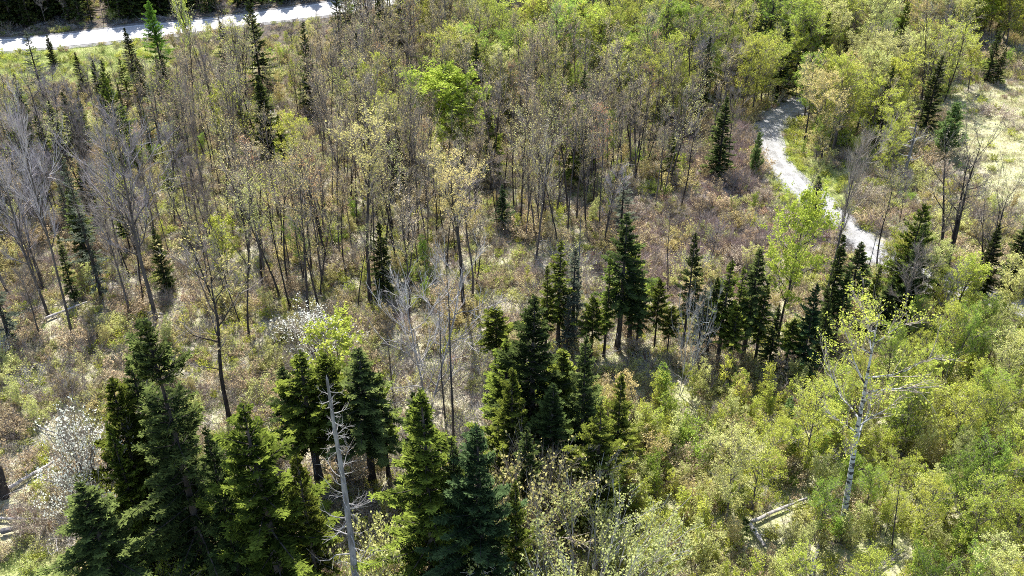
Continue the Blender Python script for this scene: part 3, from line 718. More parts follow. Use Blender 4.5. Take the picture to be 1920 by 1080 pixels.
hv('firround', 'fir_tree', 245, 470, 405, 42, "small yellow-green fir under the lilac bare tree", None, cat='conifer')
hv('firround', 'fir_tree', 330, 385, 318, 34, "little golden-green fir in the open slope wood", "the little golden fir", cat='conifer')
hv('lilacbare', 'bare_tree', 292, 600, 272, 140, "large grey-lilac bare tree with a pair of pale trunks", "the large lilac bare tree", cat='bare tree')
hv('lilacbare2', 'bare_tree', 137, 632, 235, 85, "tall bare tree with a long dark trunk leaning left", "the long-trunked bare tree", cat='bare tree')
hv('lilacbare', 'bare_tree', 90, 590, 330, 95, "spreading grey bare tree behind the long-trunked one", None, cat='bare tree', rz=2)
hv('lilacbare2', 'bare_tree', 20, 560, 330, 100, "bare lilac tree cut by the left border of the view", None, cat='bare tree', rz=4)
hv('brownbare', 'bare_tree', 245, 590, 400, 90, "bare brown tree with drooping dead twigs left of the lilac one", None, cat='bare tree')
hv('brownbare', 'bare_tree', 385, 388, 175, 62, "dark-stemmed bare tree with upswept twigs on the left slope", "the upswept bare tree", cat='bare tree')
hv('greensmall', 'leafy_tree', 440, 330, 192, 44, "yellow-green topped slender tree near the upswept bare tree", "the yellow-topped slender tree", cat='leafy tree')
hv('limemaple', 'maple_tree', 868, 305, 160, 150, "round maple with vivid lime crown, brightest in the wood", "the lime-crowned maple", cat='maple tree')
hv('talltan', 'budding_tree', 695, 570, 258, 100, "tallest dark-trunked tree of the middle stand, pale buds", "the tallest budding tree", cat='budding tree')
hv('talltan', 'budding_tree', 868, 585, 300, 95, "double-looking grey trunk at the right end of the middle stand", "the grey-trunked budding tree", cat='budding tree', rz=3)
hv('darkbare', 'bare_tree', 432, 795, 478, 150, "leafless tree with dark trunk and wide thin limbs above the front conifers", "the dark leafless tree", cat='bare tree')
hv('darkbare', 'bare_tree', 322, 790, 610, 90, "smaller budding tree with three rising limbs right of the tuft-tipped spruce", None, cat='bare tree', rz=1)
hv('darkpole', 'dead_tree', 851, 842, 478, 40, "thin dark pole tree in the pale clearing", "the dark pole tree", cat='dead tree')
hv('darkpole', 'dead_tree', 836, 800, 560, 30, "thinner pole just left of the dark pole tree", None, cat='dead tree', rz=2)
hv('darkpole', 'dead_tree', 738, 748, 590, 26, "short dark pole in the clearing above the thin fir", None, cat='dead tree', rz=4)
hv('whitebare', 'bare_tree', 800, 770, 565, 165, "silvery bare tree with wide white branches in the clearing", "the silvery bare tree", cat='bare tree')
hv('snagfront', 'dead_tree', 672, 1150, 712, 105, "grey broken snag with curling dead branches among the front conifers", "the grey broken snag", cat='dead tree')
hv('birch', 'birch_tree', 1574, 1010, 600, 190, "white birch with dark-banded trunk and bare pale limbs", "the white birch", cat='birch tree')
hv('serviceberry', 'serviceberry_tree', 205, 1062, 852, 150, "white-blossoming tree tucked against the front left spruces", "the white blossoming tree", cat='blossom tree')
hv('serviceberry', 'serviceberry_tree', 612, 745, 625, 150, "white-blossoming tree behind the bare-legged fir", "the far white blossom", cat='blossom tree', rz=2)
hv('greensmall', 'leafy_tree', 650, 800, 640, 105, "bright green young tree between the far blossom and the thin fir", None, cat='leafy tree')
hv('darkpole', 'dead_tree', 1672, 1030, 870, 26, "slanting black stem right of the white birch", None, cat='dead tree', tilt=(0, 0.12))
hv('paleleafy', 'leafy_tree', 494, 470, 360, 60, "pale lime tree at the left end of the middle stand", "the pale lime tree", cat='leafy tree')
hv('greensmall', 'leafy_tree', 428, 520, 430, 60, "low lime-leaved tree on the open slope", None, cat='leafy tree')
hv('yellowleafy', 'leafy_tree', 735, 330, 195, 80, "yellow-green tree left of the lime-crowned maple", None, cat='leafy tree')
hv('yellowleafy', 'leafy_tree', 1655, 545, 452, 70, "loose yellow-green tree hiding the near end of the gravel track", "the track-end tree", cat='leafy tree')
hv('paleleafy', 'leafy_tree', 1722, 590, 462, 85, "pale leafy tree just right of the near end of the gravel track", None, cat='leafy tree')
hv('yellowleafy', 'leafy_tree', 1785, 600, 490, 85, "low yellow-green tree below the forked bare tree", None, cat='leafy tree', rz=2)
hv('paleleafy', 'leafy_tree', 1875, 615, 500, 95, "pale leafy tree below the smaller forked bare tree", None, cat='leafy tree', rz=3)
hv('yellowleafy', 'leafy_tree', 1545, 250, 118, 60, "yellow-tinged tree just inside the far bend of the gravel track", None, cat='leafy tree', rz=1)
hv('paleleafy', 'leafy_tree', 1605, 255, 110, 80, "pale feathery tree inside the track bend, behind the white-branched dead tree", None, cat='leafy tree', rz=4)
hv('yellowleafy', 'leafy_tree', 1665, 265, 130, 80, "yellow-green bushy tree left of the large spruce beyond the curve", None, cat='leafy tree', rz=5)
hv('greyspruce', 'spruce_tree', 1162, 440, 330, 50, "grey-green conifer at the far side of the red brush", "the grey conifer by the brush", cat='conifer')
hv('bluespruce', 'spruce_tree', 942, 430, 345, 40, "dusky green spruce low in the middle stand", None, cat='conifer')
hv('sprucenarrow', 'spruce_tree', 995, 252, 210, 14, "tiny dark spruce right of the lime-crowned maple", None, cat='conifer')

# more conifers that close the dark groups
for px_, py_, yt_, w_, k_, lb_ in [
    (40, 330, 225, 44, 'sprucewide', "dark spruce at the left border of the slope"), (75, 410, 290, 44, 'greyspruce', "ragged grey spruce left of the slope pair"),
    (230, 380, 280, 44, 'sprucetuft', "uneven dark spruce right of the slope pair"), (165, 490, 360, 50, 'firthin2', "dark topped fir below the slope pair"),
    (20, 640, 470, 70, 'greyspruce', "dusky grey-green spruce at the left border below the bare trees"), (265, 340, 235, 36, 'firthin', "slim green fir above the large lilac bare tree"),
    (345, 300, 200, 34, 'sprucenarrow', "narrow dark spruce left of the upswept bare tree"), (410, 260, 165, 34, 'greyspruce', "grey thin spruce behind the yellow-topped slender tree")]:
    hv(k_, 'spruce_tree', px_, py_, yt_, w_, lb_, None, cat='conifer', rz=px_ * .71 % 6)
for px_, py_, yt_, w_, k_, lb_ in [
    (962, 925, 690, 130, 'firbright2', "dark fir low on the left flank of the central cluster"), (1032, 935, 720, 130, 'sprucewide', "dark fir filling the front of the central cluster below the tall spire"),
    (1150, 900, 700, 95, 'firbright2', "fir at the right rear of the central cluster, beside the sapling thicket"), (985, 990, 800, 100, 'sprucewide', "low shaded spruce behind the grey twiggy shrub"),
    (332, 1000, 668, 140, 'sprucewide', "dark boughed spruce filling the gap left of the tuft-tipped one"), (282, 1062, 790, 110, 'firbright2', "dark fir rising directly behind the white blossoming tree"),
    (455, 1110, 800, 120, 'sprucewide', "shaded spruce on the left shoulder of the broad yellow-tipped fir"), (600, 1120, 850, 130, 'firbright2', "fir spreading between the broad yellow-tipped fir and the grey broken snag"),
    (860, 1120, 820, 110, 'sprucewide', "shaded spruce wedged between the olive bushy fir and the blue-green spruce"), (965, 1130, 900, 90, 'firbright2', "low green fir at the right skirt of the blue-green spruce"),
    (730, 900, 700, 80, 'firthin', "fir with a thin dark stem at the right end of the middle front trees"), (560, 880, 690, 80, 'firthin2', "fir with few boughs left of the bare-legged fir")]:
    hv(k_, 'fir_tree', px_, py_, yt_, w_ * .8, lb_, None, cat='conifer', rz=px_ * .71 % 6)
for px_, py_, yt_, w_, k_, lb_ in [
    (1022, 668, 500, 50, 'firthin', "fir at the left edge of the middle conifer band"), (1062, 672, 560, 46, 'greyspruce', "low grey spruce in front of the thin tall snag"),
    (1132, 668, 480, 50, 'firthin', "slim fir left of the dark curved trunk"), (1192, 662, 520, 46, 'firthin2', "slim fir with bare stem right of the full-crowned fir"),
    (1250, 668, 575, 44, 'firround', "low fir between the small round-headed fir and the slim pointed one"), (1305, 676, 540, 50, 'greyspruce', "grey fir right of the slim pointed fir"),
    (1325, 672, 520, 46, 'firthin2', "dark fir left of the two tall firs before the maple"), (1368, 676, 500, 50, 'firthin', "narrow fir wedged between the two tall firs before the maple"),
    (1415, 682, 520, 52, 'firthin', "fir just left of the bright green maple's foot"), (1440, 690, 570, 50, 'sprucewide', "low spruce shading the bright green maple's trunk"),
    (1470, 700, 600, 50, 'firround', "lowest fir at the bright green maple's foot"), (1528, 690, 560, 56, 'sprucewide', "dark spruce right of the dense dark fir"),
    (1560, 660, 510, 48, 'firthin2', "fir in deep shade beneath the leaning bare tree"), (1618, 640, 500, 48, 'firthin', "fir right of the leaning bare tree, above the yellow thicket"),
    (1650, 625, 520, 46, 'sprucenarrow', "dark narrow spruce at the yellow thicket's upper edge"), (1750, 570, 470, 46, 'sprucewide', "dark spruce close below the forked bare tree")]:
    hv(k_, 'fir_tree', px_, py_, yt_, w_, lb_, None, cat='conifer', rz=px_ * .71 % 6, group=MR)
for px_, py_, yt_, w_, k_, lb_ in [
    (1400, 120, -40, 60, 'sprucewide', "tall dark conifer at the top edge left of the track's far end"), (1492, 150, -30, 62, 'sprucewide', "tall dark conifer directly behind the track's far end"),
    (1530, 165, 20, 50, 'firbright2', "dark fir right of the track's far end"), (430, 150, 40, 36, 'sprucenarrow', "small spruce between the larch and the tall roadside spruce"),
    (150, 300, 172, 55, 'sprucewide', "dense dark spruce above the slope pair"), (98, 330, 215, 48, 'firbright2', "mid-green fir left of the slope pair"),
    (215, 250, 160, 36, 'sprucenarrow', "slim dark spruce below the grass verge"), (300, 270, 160, 40, 'greyspruce', "ragged grey spruce below the fresh green larch"),
    (465, 300, 190, 50, 'firthin', "open green fir left of the dark narrow spruce"), (535, 320, 215, 55, 'firbright2', "dim green fir right of the dark narrow spruce"),
    (720, 165, 20, 44, 'sprucewide', "dark spruce beyond the slim far spruce"), (905, 130, 0, 50, 'firthin', "dark-topped fir right of the tall far snag"), (640, 110, -30, 46, 'sprucewide', "tall dark spruce where the highway vanishes into the wood")]:
    hv(k_, 'spruce_tree', px_, py_, yt_, w_, lb_, None, cat='conifer', rz=px_ * .71 % 6)
for px_, py_, yt_, w_, k_, lb_ in [
    (985, 130, 5, 95, 'yellowleafy', "wide yellow-green tree at the top middle, right of the dark-topped fir"), (1060, 75, -40, 90, 'greenleafy', "green tree at the top edge above the light green far tree"),
    (1175, 95, -30, 85, 'yellowleafy', "yellow-green tree at the top edge left of the wide green far tree"), (1300, 175, 70, 70, 'yellowleafy', "yellow-green tree before the right side of the wide green far tree"),
    (1330, 70, -40, 80, 'greenleafy', "green tree at the top edge behind the vivid green small-crowned tree"), (800, 110, 0, 60, 'yellowleafy', "yellow-green tree left of the tall far snag"),
    (745, 290, 190, 75, 'paleleafy', "pale yellow tree in front of the slim far spruce"), (1700, 185, 70, 70, 'paleleafy', "feathery pale tree behind the large spruce beyond the curve"),
    (1775, 175, 75, 70, 'paleleafy', "pale grey-green tree between the large spruce and the yellow tree"), (1885, 90, -20, 75, 'yellowleafy', "yellow-green tree at the far right corner"),
    (650, 185, 140, 26, 'limemaple', "tiny bright yellow-green crown left of the slim far spruce")]:
    hv(k_, 'leafy_tree', px_, py_, yt_, w_, lb_, None, cat='leafy tree', rz=px_ * .71 % 6)

# ------------------------------------------------------------------ single shrubs, logs, the white boulder
def hbush(name, mb, H, W, px, py, ytop, wid, label, phrase=None, cat='shrub', rz=0.0):
    me = mb.mesh(name)
    return hero(name, me, H, px, py, ytop, label, phrase, cat, wid, W, rz)
hbush('budding_shrub', bush(61, 3, 3.4, 'pale', 6, stems=34, leafs=0.036, twig='palewood', ntw=10, twl=0.35, sub=3), 3, 3.4, 1100, 1150, 955, 250,
      "large pale-budded shrub with whitish stems in front of the low bushy fir", "the large pale-budded shrub")
hbush('twiggy_shrub', bush(62, 3, 2.6, 'olive', 1.2, stems=40, leafs=0.05, twig='twig', ntw=16, twl=0.4, sub=4), 3, 2.6, 1000, 1010, 828, 145,
      "dense grey twiggy shrub between the blue-green spruce and the low bushy fir", "the grey twiggy shrub")
hbush('golden_shrub', bush(63, 2, 2.6, 'yellowgreen', 3, stems=30, leafs=0.06, ntw=10), 2, 2.6, 305, 1120, 1030, 130,
      "golden green shrub at the foot of the tuft-tipped tall spruce", "the golden shrub")
hbush('pale_shrub', bush(64, 2.4, 3.0, 'pale', 3, stems=30, leafs=0.06, ntw=10), 2.4, 3.0, 720, 1110, 985, 120,
      "pale leafy shrub right of the grey broken snag's foot", None)
hbush('pine_shrub', conifer(65, 2.2, 1.0, lo=0.05, needle='spruce')[1], 2.2, 2.0, 1392, 1010, 975, 36,
      "little dark evergreen at the butt end of the grey fallen log", None, cat='young conifer')
hbush('pine_shrub', conifer(66, 2.4, 1.0, lo=0.05, needle='pine')[1], 2.4, 2.0, 1475, 790, 748, 40,
      "little blue-green evergreen rising out of the yellow sapling thicket", None, cat='young conifer')
hbush('rusty_shrub', bush(67, 1.2, 1.8, 'brown', 2, stems=22, leafs=0.04, twig='redtwig'), 1.2, 1.8, 70, 990, 940, 60,
      "reddish brown shrub beside the pale logs at the left", None)
hbush('brown_shrub', bush(68, 1.0, 1.8, 'brown', 1, stems=26, leafs=0.04), 1.0, 1.8, 1903, 242, 228, 34,
      "small round brown bush alone in the pale field", None)
hbush('brown_shrub', bush(69, 1.0, 1.8, 'brown', 1, stems=26, leafs=0.04, twig='redtwig'), 1.0, 1.8, 1868, 215, 195, 60,
      "wide low brown bush on the wooded edge of the pale field", None)

def log(seed, a, b, ra, rb, wood, label, lift=0.24, stubs=6, name='fallen_log'):
    rg = np.random.default_rng(seed)
    A, B = np.array(at(*a)), np.array(at(*b)); n = 9; P = []
    for i in range(n):
        t = i / (n - 1); p = A * (1 - t) + B * t; p[:2] += rg.normal(size=2) * 0.035 * np.linalg.norm(B - A) / 4
        p[2] = float(gz(p[0], p[1])) + lift + ra * 0.6; P.append(p - A)
    P = np.array(P); mb = MB(); r = 1.05 * np.linspace(ra, rb, n) * (1 + rg.normal(size=n) * 0.06)
    mb.tube(P, r, wood, 9)
    for e, q, rr in ((0, -1, r[0]), (-1, 1, r[-1])):       # splintered ends
        d = unit(P[e] - P[1 if e == 0 else -2])
        for k in range(5):
            o = rdir(rg, 1)[0] * rr * 0.5
            mb.tube([P[e] + o - d * 0.1, P[e] + o * 0.9 + d * rg.uniform(0.05, 0.25)], [rr * 0.45, 0.006], wood, 4)
    for k in range(stubs):
        S, D = along(P, rg.uniform(0.2, 0.9, 1)); v = unit(rdir(rg, 1)[0] + np.array([0, 0, 0.7])); l = rg.uniform(0.25, 1.1)
        Bx = polyline(rg, S[0], v, l, 3, 0, 0.3); mb.tube(Bx, np.linspace(0.03, 0.006, 4), wood, 4); twigs(mb, rg, Bx, 3, 0.3, 0.008, wood)
    me = mb.mesh(name); o = bpy.data.objects.new(name, me); COL.objects.link(o); o.location = A
    tag(o, label, 'log'); LOGS.extend([(p[0] + A[0], p[1] + A[1]) for p in P]); return o
LOGS = []
log(1, (1408, 984), (1512, 940), 0.13, 0.08, 'palewood', "grey fallen log slanting through the yellow thicket, longest log right of centre")
log(2, (1405, 990), (1432, 1030), 0.16, 0.10, 'palewood', "short pale broken log pointing away from the little dark evergreen")
log(3, (1518, 1085), (1536, 1022), 0.13, 0.08, 'palewood', "white broken trunk piece below the foot of the white birch")
log(4, (18, 922), (112, 868), 0.14, 0.07, 'palewood', "long pale log slanting up the open slope left of the white blossom")
log(5, (-20, 977), (92, 979), 0.10, 0.07, 'palewood', "thin white log lying level below the long slanting one", stubs=2)
log(6, (5, 1004), (48, 994), 0.20, 0.13, 'greywood', "thick short grey log at the edge of the green grass", stubs=2)
log(7, (1128, 1045), (1166, 958), 0.12, 0.05, 'palewood', "splintered pale trunk propped up beside the large pale-budded shrub", lift=0.5)
log(8, (1100, 1035), (1150, 1010), 0.09, 0.05, 'palewood', "pale splintered branch crossing under the propped splintered trunk", lift=0.25)
log(9, (1150, 1060), (1172, 985), 0.10, 0.05, 'palewood', "bleached branch right of the propped splintered trunk", lift=0.2)
log(10, (90, 601), (165, 571), 0.11, 0.07, 'palewood', "pale fallen log behind the foot of the long-trunked bare tree")
log(11, (270, 590), (305, 594), 0.12, 0.09, 'palewood', "short tan log at the foot of the large lilac bare tree", stubs=1)
log(12, (60, 800), (135, 830), 0.06, 0.03, 'greywood', "thin grey fallen stem in brown brush on the open slope")
log(13, (690, 830), (790, 845), 0.07, 0.04, 'palewood', "slim pale stem lying in the clearing behind the olive bushy fir")
log(14, (1640, 1075), (1690, 1040), 0.08, 0.05, 'greywood', "grey stem lying in leaves right of the white birch foot")
log(15, (140, 30), (215, 18), 0.10, 0.06, 'greywood', "pale fallen trunk in the dark wood across the highway")
log(16, (560, 335), (610, 350), 0.07, 0.04, 'palewood', "thin white fallen stem within the bronze middle stand")
# broken stumps
def stump(seed, px, py, H, r, wood, label, name='tree_stump'):
    rg = np.random.default_rng(seed); p = at(px, py); mb = MB()
    P = polyline(rg, (0, 0, -0.3), (rg.normal() * 0.12, rg.normal() * 0.12, 1), H + 0.3, 5, 0, 0.05)
    mb.tube(P, [r * 1.4, r * 1.15, r, r * 0.95, r * 0.9, r * 0.85], wood, 10)
    for k in range(9):
        a = k * 0.7; o = np.array([math.cos(a), math.sin(a), 0]) * r * 0.55
        mb.tube([P[-1] + o - (0, 0, 0.05), P[-1] + o * 0.9 + (0, 0, rg.uniform(0.05, 0.5) * (r / 0.25))], [r * 0.35, 0.01], wood, 4)
    o = bpy.data.objects.new(name, mb.mesh(name)); COL.objects.link(o); o.location = p; tag(o, label, 'stump')
stump(1, 8, 930, 2.4, 0.34, 'darkbark', "thick dark leaning stump at the left border above the white log")
stump(2, 191, 412, 1.7, 0.20, 'birch', "broken white birch stub standing among the left slope spruces")

# ------------------------------------------------------------------ the many trees of the wood
PROT = [(1445, 250, 262), (1435, 270, 282), (1455, 300, 320), (1450, 225, 240), (1470, 215, 225), (1490, 200, 212), (1475, 325, 340), (1500, 350, 362), (1520, 370, 385), (1560, 400, 420), (1590, 425, 440), (1615, 445, 462)]
PROT += [(x, 85 - x * 0.115, 100 - x * 0.115) for x in range(0, 640, 25)] + [(x, 118 - x * 0.11, 128 - x * 0.11) for x in range(0, 300, 25)]
PROT += [(1850, 250, 262), (1880, 300, 312), (1860, 340, 350), (1890, 200, 212), (1905, 270, 280), (1870, 175, 190), (1840, 300, 300)]
PROT += [(840, 200, 302), (870, 215, 302), (1490, 440, 660), (1225, 560, 670), (1150, 460, 670), (1590, 800, 1020), (1640, 740, 1020), (1600, 900, 1020), (1580, 960, 1020)]
PROT += [(1344, 250, 335), (1735, 180, 250), (1690, 290, 340), (1855, 110, 155), (250, 100, 140), (495, 120, 180), (505, 220, 300), (310, 60, 150), (1278, 520, 665), (1365, 540, 690)]
PROT += [(135, 580, 640), (290, 520, 600), (845, 700, 850), (430, 700, 800), (590, 640, 740), (640, 800, 1160), (655, 900, 1160), (262, 650, 1100), (220, 900, 1010), (1040, 600, 660), (800, 650, 760),
         (695, 480, 570), (60, 900, 915), (1460, 962, 975)]
PROT += [(1420, 975, 985), (1440, 970, 978), (1480, 955, 962), (1500, 945, 952), (1420, 1010, 1020), (1526, 1050, 1060), (1145, 1000, 1030), (1160, 975, 1030), (1130, 1030, 1040), (40, 910, 918), (90, 885, 892), (40, 977, 985), (30, 1000, 1008)]
PROT += [(x, 610, 668) for x in range(1010, 1560, 30)] + [(x, 655, 668) for x in range(1110, 1560, 40)]
PROT += [(x, y, 1100) for x, y in ((300, 800), (380, 860), (500, 900), (560, 960), (800, 850), (830, 960), (900, 900), (900, 1000), (1000, 800), (1100, 860))]
HER = np.array(HEROES)

def fits(x, y, h, w, soft=0.0, rnd=None):
    z = float(gz(x, y)); bx, by = proj(x, y, z); tx, ty = proj(x, y, z + h)
    wp = w * FPX / (y * CP + (CAM_H - z) * SP)
    for qx, qy, qb in PROT:
        if by > qb and ty - 4 < qy < by:
            cx = bx + (tx - bx) * (by - qy) / max(1, by - ty)
            up = (by - qy) / max(1, by - ty)
            if abs(cx - qx) < (wp if up > 0.35 else wp * 0.25) + 5:
                if rnd is None or rnd > soft: return False
    return True

def clear_of(x, y, hw=0.0, tr=0.0, her=0.0):
    if dist_to(HWs, x, y) < HALF + 1.3 + hw: return False
    if dist_to(TRs, x, y) < 1.7 + tr: return False
    if any(abs(x - lx) < 0.6 and -1.5 < y - ly < 0.2 for lx, ly in LOGS): return False
    if her and len(HER) and float(((HER - (x, y)) ** 2).sum(1).min()) < her * her: return False
    return True

rnd = random.Random(11)
# kind -> (templates [(key, weight by zone default 1, description)], zone densities per square metre, height range)
def mk(name, fn): return name, fn
F = {}
def fill_tmpl(key, tc, H, W, desc, single=False):
    F[key] = dict(tc=tc, H=H, W=W, desc=desc, parts=None, joined=None, single=single)
for i, (lf, n, ds) in enumerate([('tan', 2.6, "thin tan-budded tree"), ('olive', 3.0, "thin olive-yellow budding tree"), ('tan', 1.2, "sparse tan-budded tree"), ('pale', 2.4, "thin pale-budded tree"),
                                 ('orange', 2.2, "thin rusty-budded tree"), ('olive', 2.0, "slender olive-budded tree"), ('brown', 1.6, "thin brown-budded tree"), ('yellowgreen', 2.6, "slim yellow-green tree")]):
    fill_tmpl('bud%d' % i, broadleaf(100 + i, 11, lo=[.5, .42, .55, .38, .5, .58, .4, .45][i], spread=[1.6, 1.9, 1.5, 2.1, 1.5, 1.8, 1.7, 1.8][i], nmain=13, leaf=lf, leafn=n * .75, leafs=0.046,
                                     nsub=3, ntw=7, r0=[.075, .09, .06, .08, .065, .085, .075, .07][i], wood='darkbark' if i % 2 else 'bark', elev=(45, 75), lean=0.05), 11, 3.4, ds)
for i, (lf, n, ds) in enumerate([('yellowgreen', 4, "yellow-green leafy tree"), ('green', 4, "mid green leafy tree"), ('pale', 4, "pale leafy tree"), ('olive', 4, "olive leafy tree"), ('yellowgreen', 3, "loose yellow-green tree")]):
    fill_tmpl('leaf%d' % i, broadleaf(120 + i, 9, lo=[.15, .2, .25, .15, .3][i], spread=[2.4, 2.3, 2.2, 2.5, 2.1][i], nmain=18, leaf=lf, leafn=n * 1.7, leafs=0.06, nsub=5, ntw=10, r0=.085), 9, 4.8, ds)
for i, (tg, ds) in enumerate([('lilac', "lilac-grey bare tree"), ('twig', "brown bare tree"), ('twig', "fine-twigged bare tree"), ('lilac', "pale grey bare tree")]):
    fill_tmpl('bare%d' % i, broadleaf(140 + i, 10, lo=[.35, .3, .45, .4][i], spread=[2.2, 2.0, 1.8, 2.4][i], nmain=15, leafn=0, twig=tg, nsub=6, ntw=11, r0=.085, elev=(40, 72)), 10, 4.2, ds)
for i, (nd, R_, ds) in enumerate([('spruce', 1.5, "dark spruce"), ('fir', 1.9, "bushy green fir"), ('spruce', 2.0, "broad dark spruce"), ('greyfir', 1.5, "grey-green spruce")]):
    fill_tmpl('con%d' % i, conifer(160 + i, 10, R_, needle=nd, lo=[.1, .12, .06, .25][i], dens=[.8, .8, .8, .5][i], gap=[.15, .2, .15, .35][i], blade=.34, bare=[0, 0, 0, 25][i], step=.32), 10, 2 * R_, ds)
for i, (lf, n, sp, ds) in enumerate([('yellowgreen', 5, .8, "yellow-green sapling"), ('pale', 5, .8, "pale-leaved sapling"), ('olive', 4, .7, "olive-yellow sapling"), ('green', 5, .9, "green-leaved sapling"),
                                     ('yellowgreen', 3, .6, "thin yellow-green sapling"), ('tan', 3, .7, "tan-budded sapling")]):
    fill_tmpl('sap%d' % i, sapling(180 + i, 3.6, lf, n * 1.2, sp, nb=17, leafs=.05), 3.6, 1.8, ds)
for i, (lf, n, tg, ds) in enumerate([('tan', 0, 'twig', "grey-brown bare shrub"), ('tan', 0, 'redtwig', "red-brown bare shrub"), ('tan', 2, 'twig', "tan-budded shrub"), ('olive', 2.4, 'twig', "olive-budded shrub"),
                                     ('pale', 3, 'twig', "pale-leaved shrub"), ('brown', 2, 'redtwig', "brown-leaved shrub"), ('green', 3, 'twig', "green-leaved shrub"), ('pale', .4, 'palewood', "pale-stemmed bare shrub")]):
    fill_tmpl('shr%d' % i, (bush(200 + i, 1.7, 2.0, lf, n, stems=20, leafs=.055, twig=tg, ntw=11, twl=.32),), 1.7, 2.0, ds, True)

def joined(key):
    f = F[key]
    if f['joined'] is None:
        o = bpy.data.objects.new("wood_plant", join(*f['tc']).mesh("wood_plant")); f['joined'] = o
    return f['joined']
def parts_of(key):
    f = F[key]
    if f['parts'] is None: f['parts'] = f['tc'][0].mesh('shrub') if f['single'] else tree_parts(f['tc'])
    return f['parts']

KINDS = {
 'budding_tree': dict(cat='budding tree', dens=dict(m=.17, d=.03, t=.045, b=.035, c=.02, r=.006), pick=lambda z: rnd.choices(range(8), [2.5, 3, 2.5, 2.5, .6, 2.5, .8, 1.2] if z != 't' else [1, 3, .5, 2, .6, 2, .5, 4])[0],
                      pre='bud', h=(6.5, 13), soft=.05, top=290),
 'leafy_tree':   dict(cat='leafy tree', dens=dict(t=.075, l=.13, m=.004), pick=lambda z: rnd.choices(range(5), [3, 3, 2, 1.2, 2] if z == 't' else [3, 2.5, 1.5, .5, 3])[0], pre='leaf', h=(5, 10.5), soft=.0, top=290),
 'bare_tree':    dict(cat='bare tree', dens=dict(b=.045, c=.03, t=.02, m=.008, r=.008, d=.02), pick=lambda z: rnd.choices(range(4), [2, 2, 2, 2])[0], pre='bare', h=(5, 10), soft=.0, top=290),
 'spruce_tree':  dict(cat='conifer', dens=dict(d=.16, c=.045, t=.014, b=.012, m=.004), pick=lambda z: rnd.choices(range(4), [3, 1.5, 2, 1])[0], pre='con', h=(5, 12), soft=.0, top=290),
 'sapling':      dict(cat='sapling', dens=dict(s=.55, l=.42, m=.05, t=.05, b=.04, o=.03, r=.02, c=.03), pick=lambda z: rnd.choices(range(6), [4, 2.2, .8, 2.4, 3, .2] if z in 'sl' else [1, 2, 3, 1, 1, 4])[0], pre='sap', h=(2.2, 4.6), soft=.1, top=290),
 'shrub':        dict(cat='shrub', dens=dict(m=.14, t=.12, b=.22, c=.16, r=.42, o=.22, s=.16, l=.12, d=.05, **{'.': .30}), f=.004,
                      pick=lambda z: rnd.choices(range(8), [3, 3, 1, .4, .2, 1, 0, .5] if z == 'r' else [2, 1, 1, .3, .5, .3, 0, 7] if z == '.' else [3, .6, 3, 1, 1.2, .6, .2, 1.2] if z in 'mbo' else [1, .3, 2, 2, 3, .4, 1.2, .3])[0], pre='shr', h=(.9, 2.4), soft=1, top=290),
}
AREA = (-118, 118, 22, 205)
PL = {k: [] for k in KINDS}
for kn, K in KINDS.items():
    dm = max(K['dens'].values()); n = int(dm * (AREA[1] - AREA[0]) * (AREA[3] - AREA[2]))
    for _ in range(n):
        x, y = rnd.uniform(AREA[0], AREA[1]), rnd.uniform(AREA[2], AREA[3])
        px, py = proj(x, y, float(gz(x, y)))
        if px < -330 or px > 2250 or py > 1650: continue
        z = zone(px + rnd.uniform(-30, 30), py + rnd.uniform(-20, 20))
        if rnd.random() > K['dens'].get(z, 0) / dm: continue
        h = rnd.uniform(*K['h']) * 1.0
        if kn == 'leafy_tree' and z == 'l': h *= 0.72
        if kn == 'budding_tree' and z == 'm': h *= 1.05
        if kn == 'spruce_tree' and z == 'd': h = rnd.uniform(8, 13)
        if kn == 'sapling' and z not in 'sl': h *= .8
        big = kn not in ('sapling', 'shrub')
        if not clear_of(x, y, 2.0 if big else 0.4, 0.9 if big else 0.3, 0.9 if big else 0.5): continue
        i = K['pick'](z); key = K['pre'] + str(i); f = F[key]
        sc = h / f['H']; sw = sc * rnd.uniform(.85, 1.15) * (1.3 if kn == 'leafy_tree' and z == 't' else 1)
        if py > -100 and not fits(x, y, h, f['W'] * sw * .5, K['soft'], rnd.random()): continue
        d = y * CP + CAM_H * SP
        tx, ty = proj(x, y, float(gz(x, y)) + h)
        vis = -20 < px < 1940 and py > 8 and ty < 1060
        PL[kn].append(dict(x=x, y=y, h=h, key=key, s=(sw, sw, sc), rz=rnd.uniform(0, 6.28), px=px, py=py, ty=ty, vis=vis, size=h * f['W'] * sw / d / d))

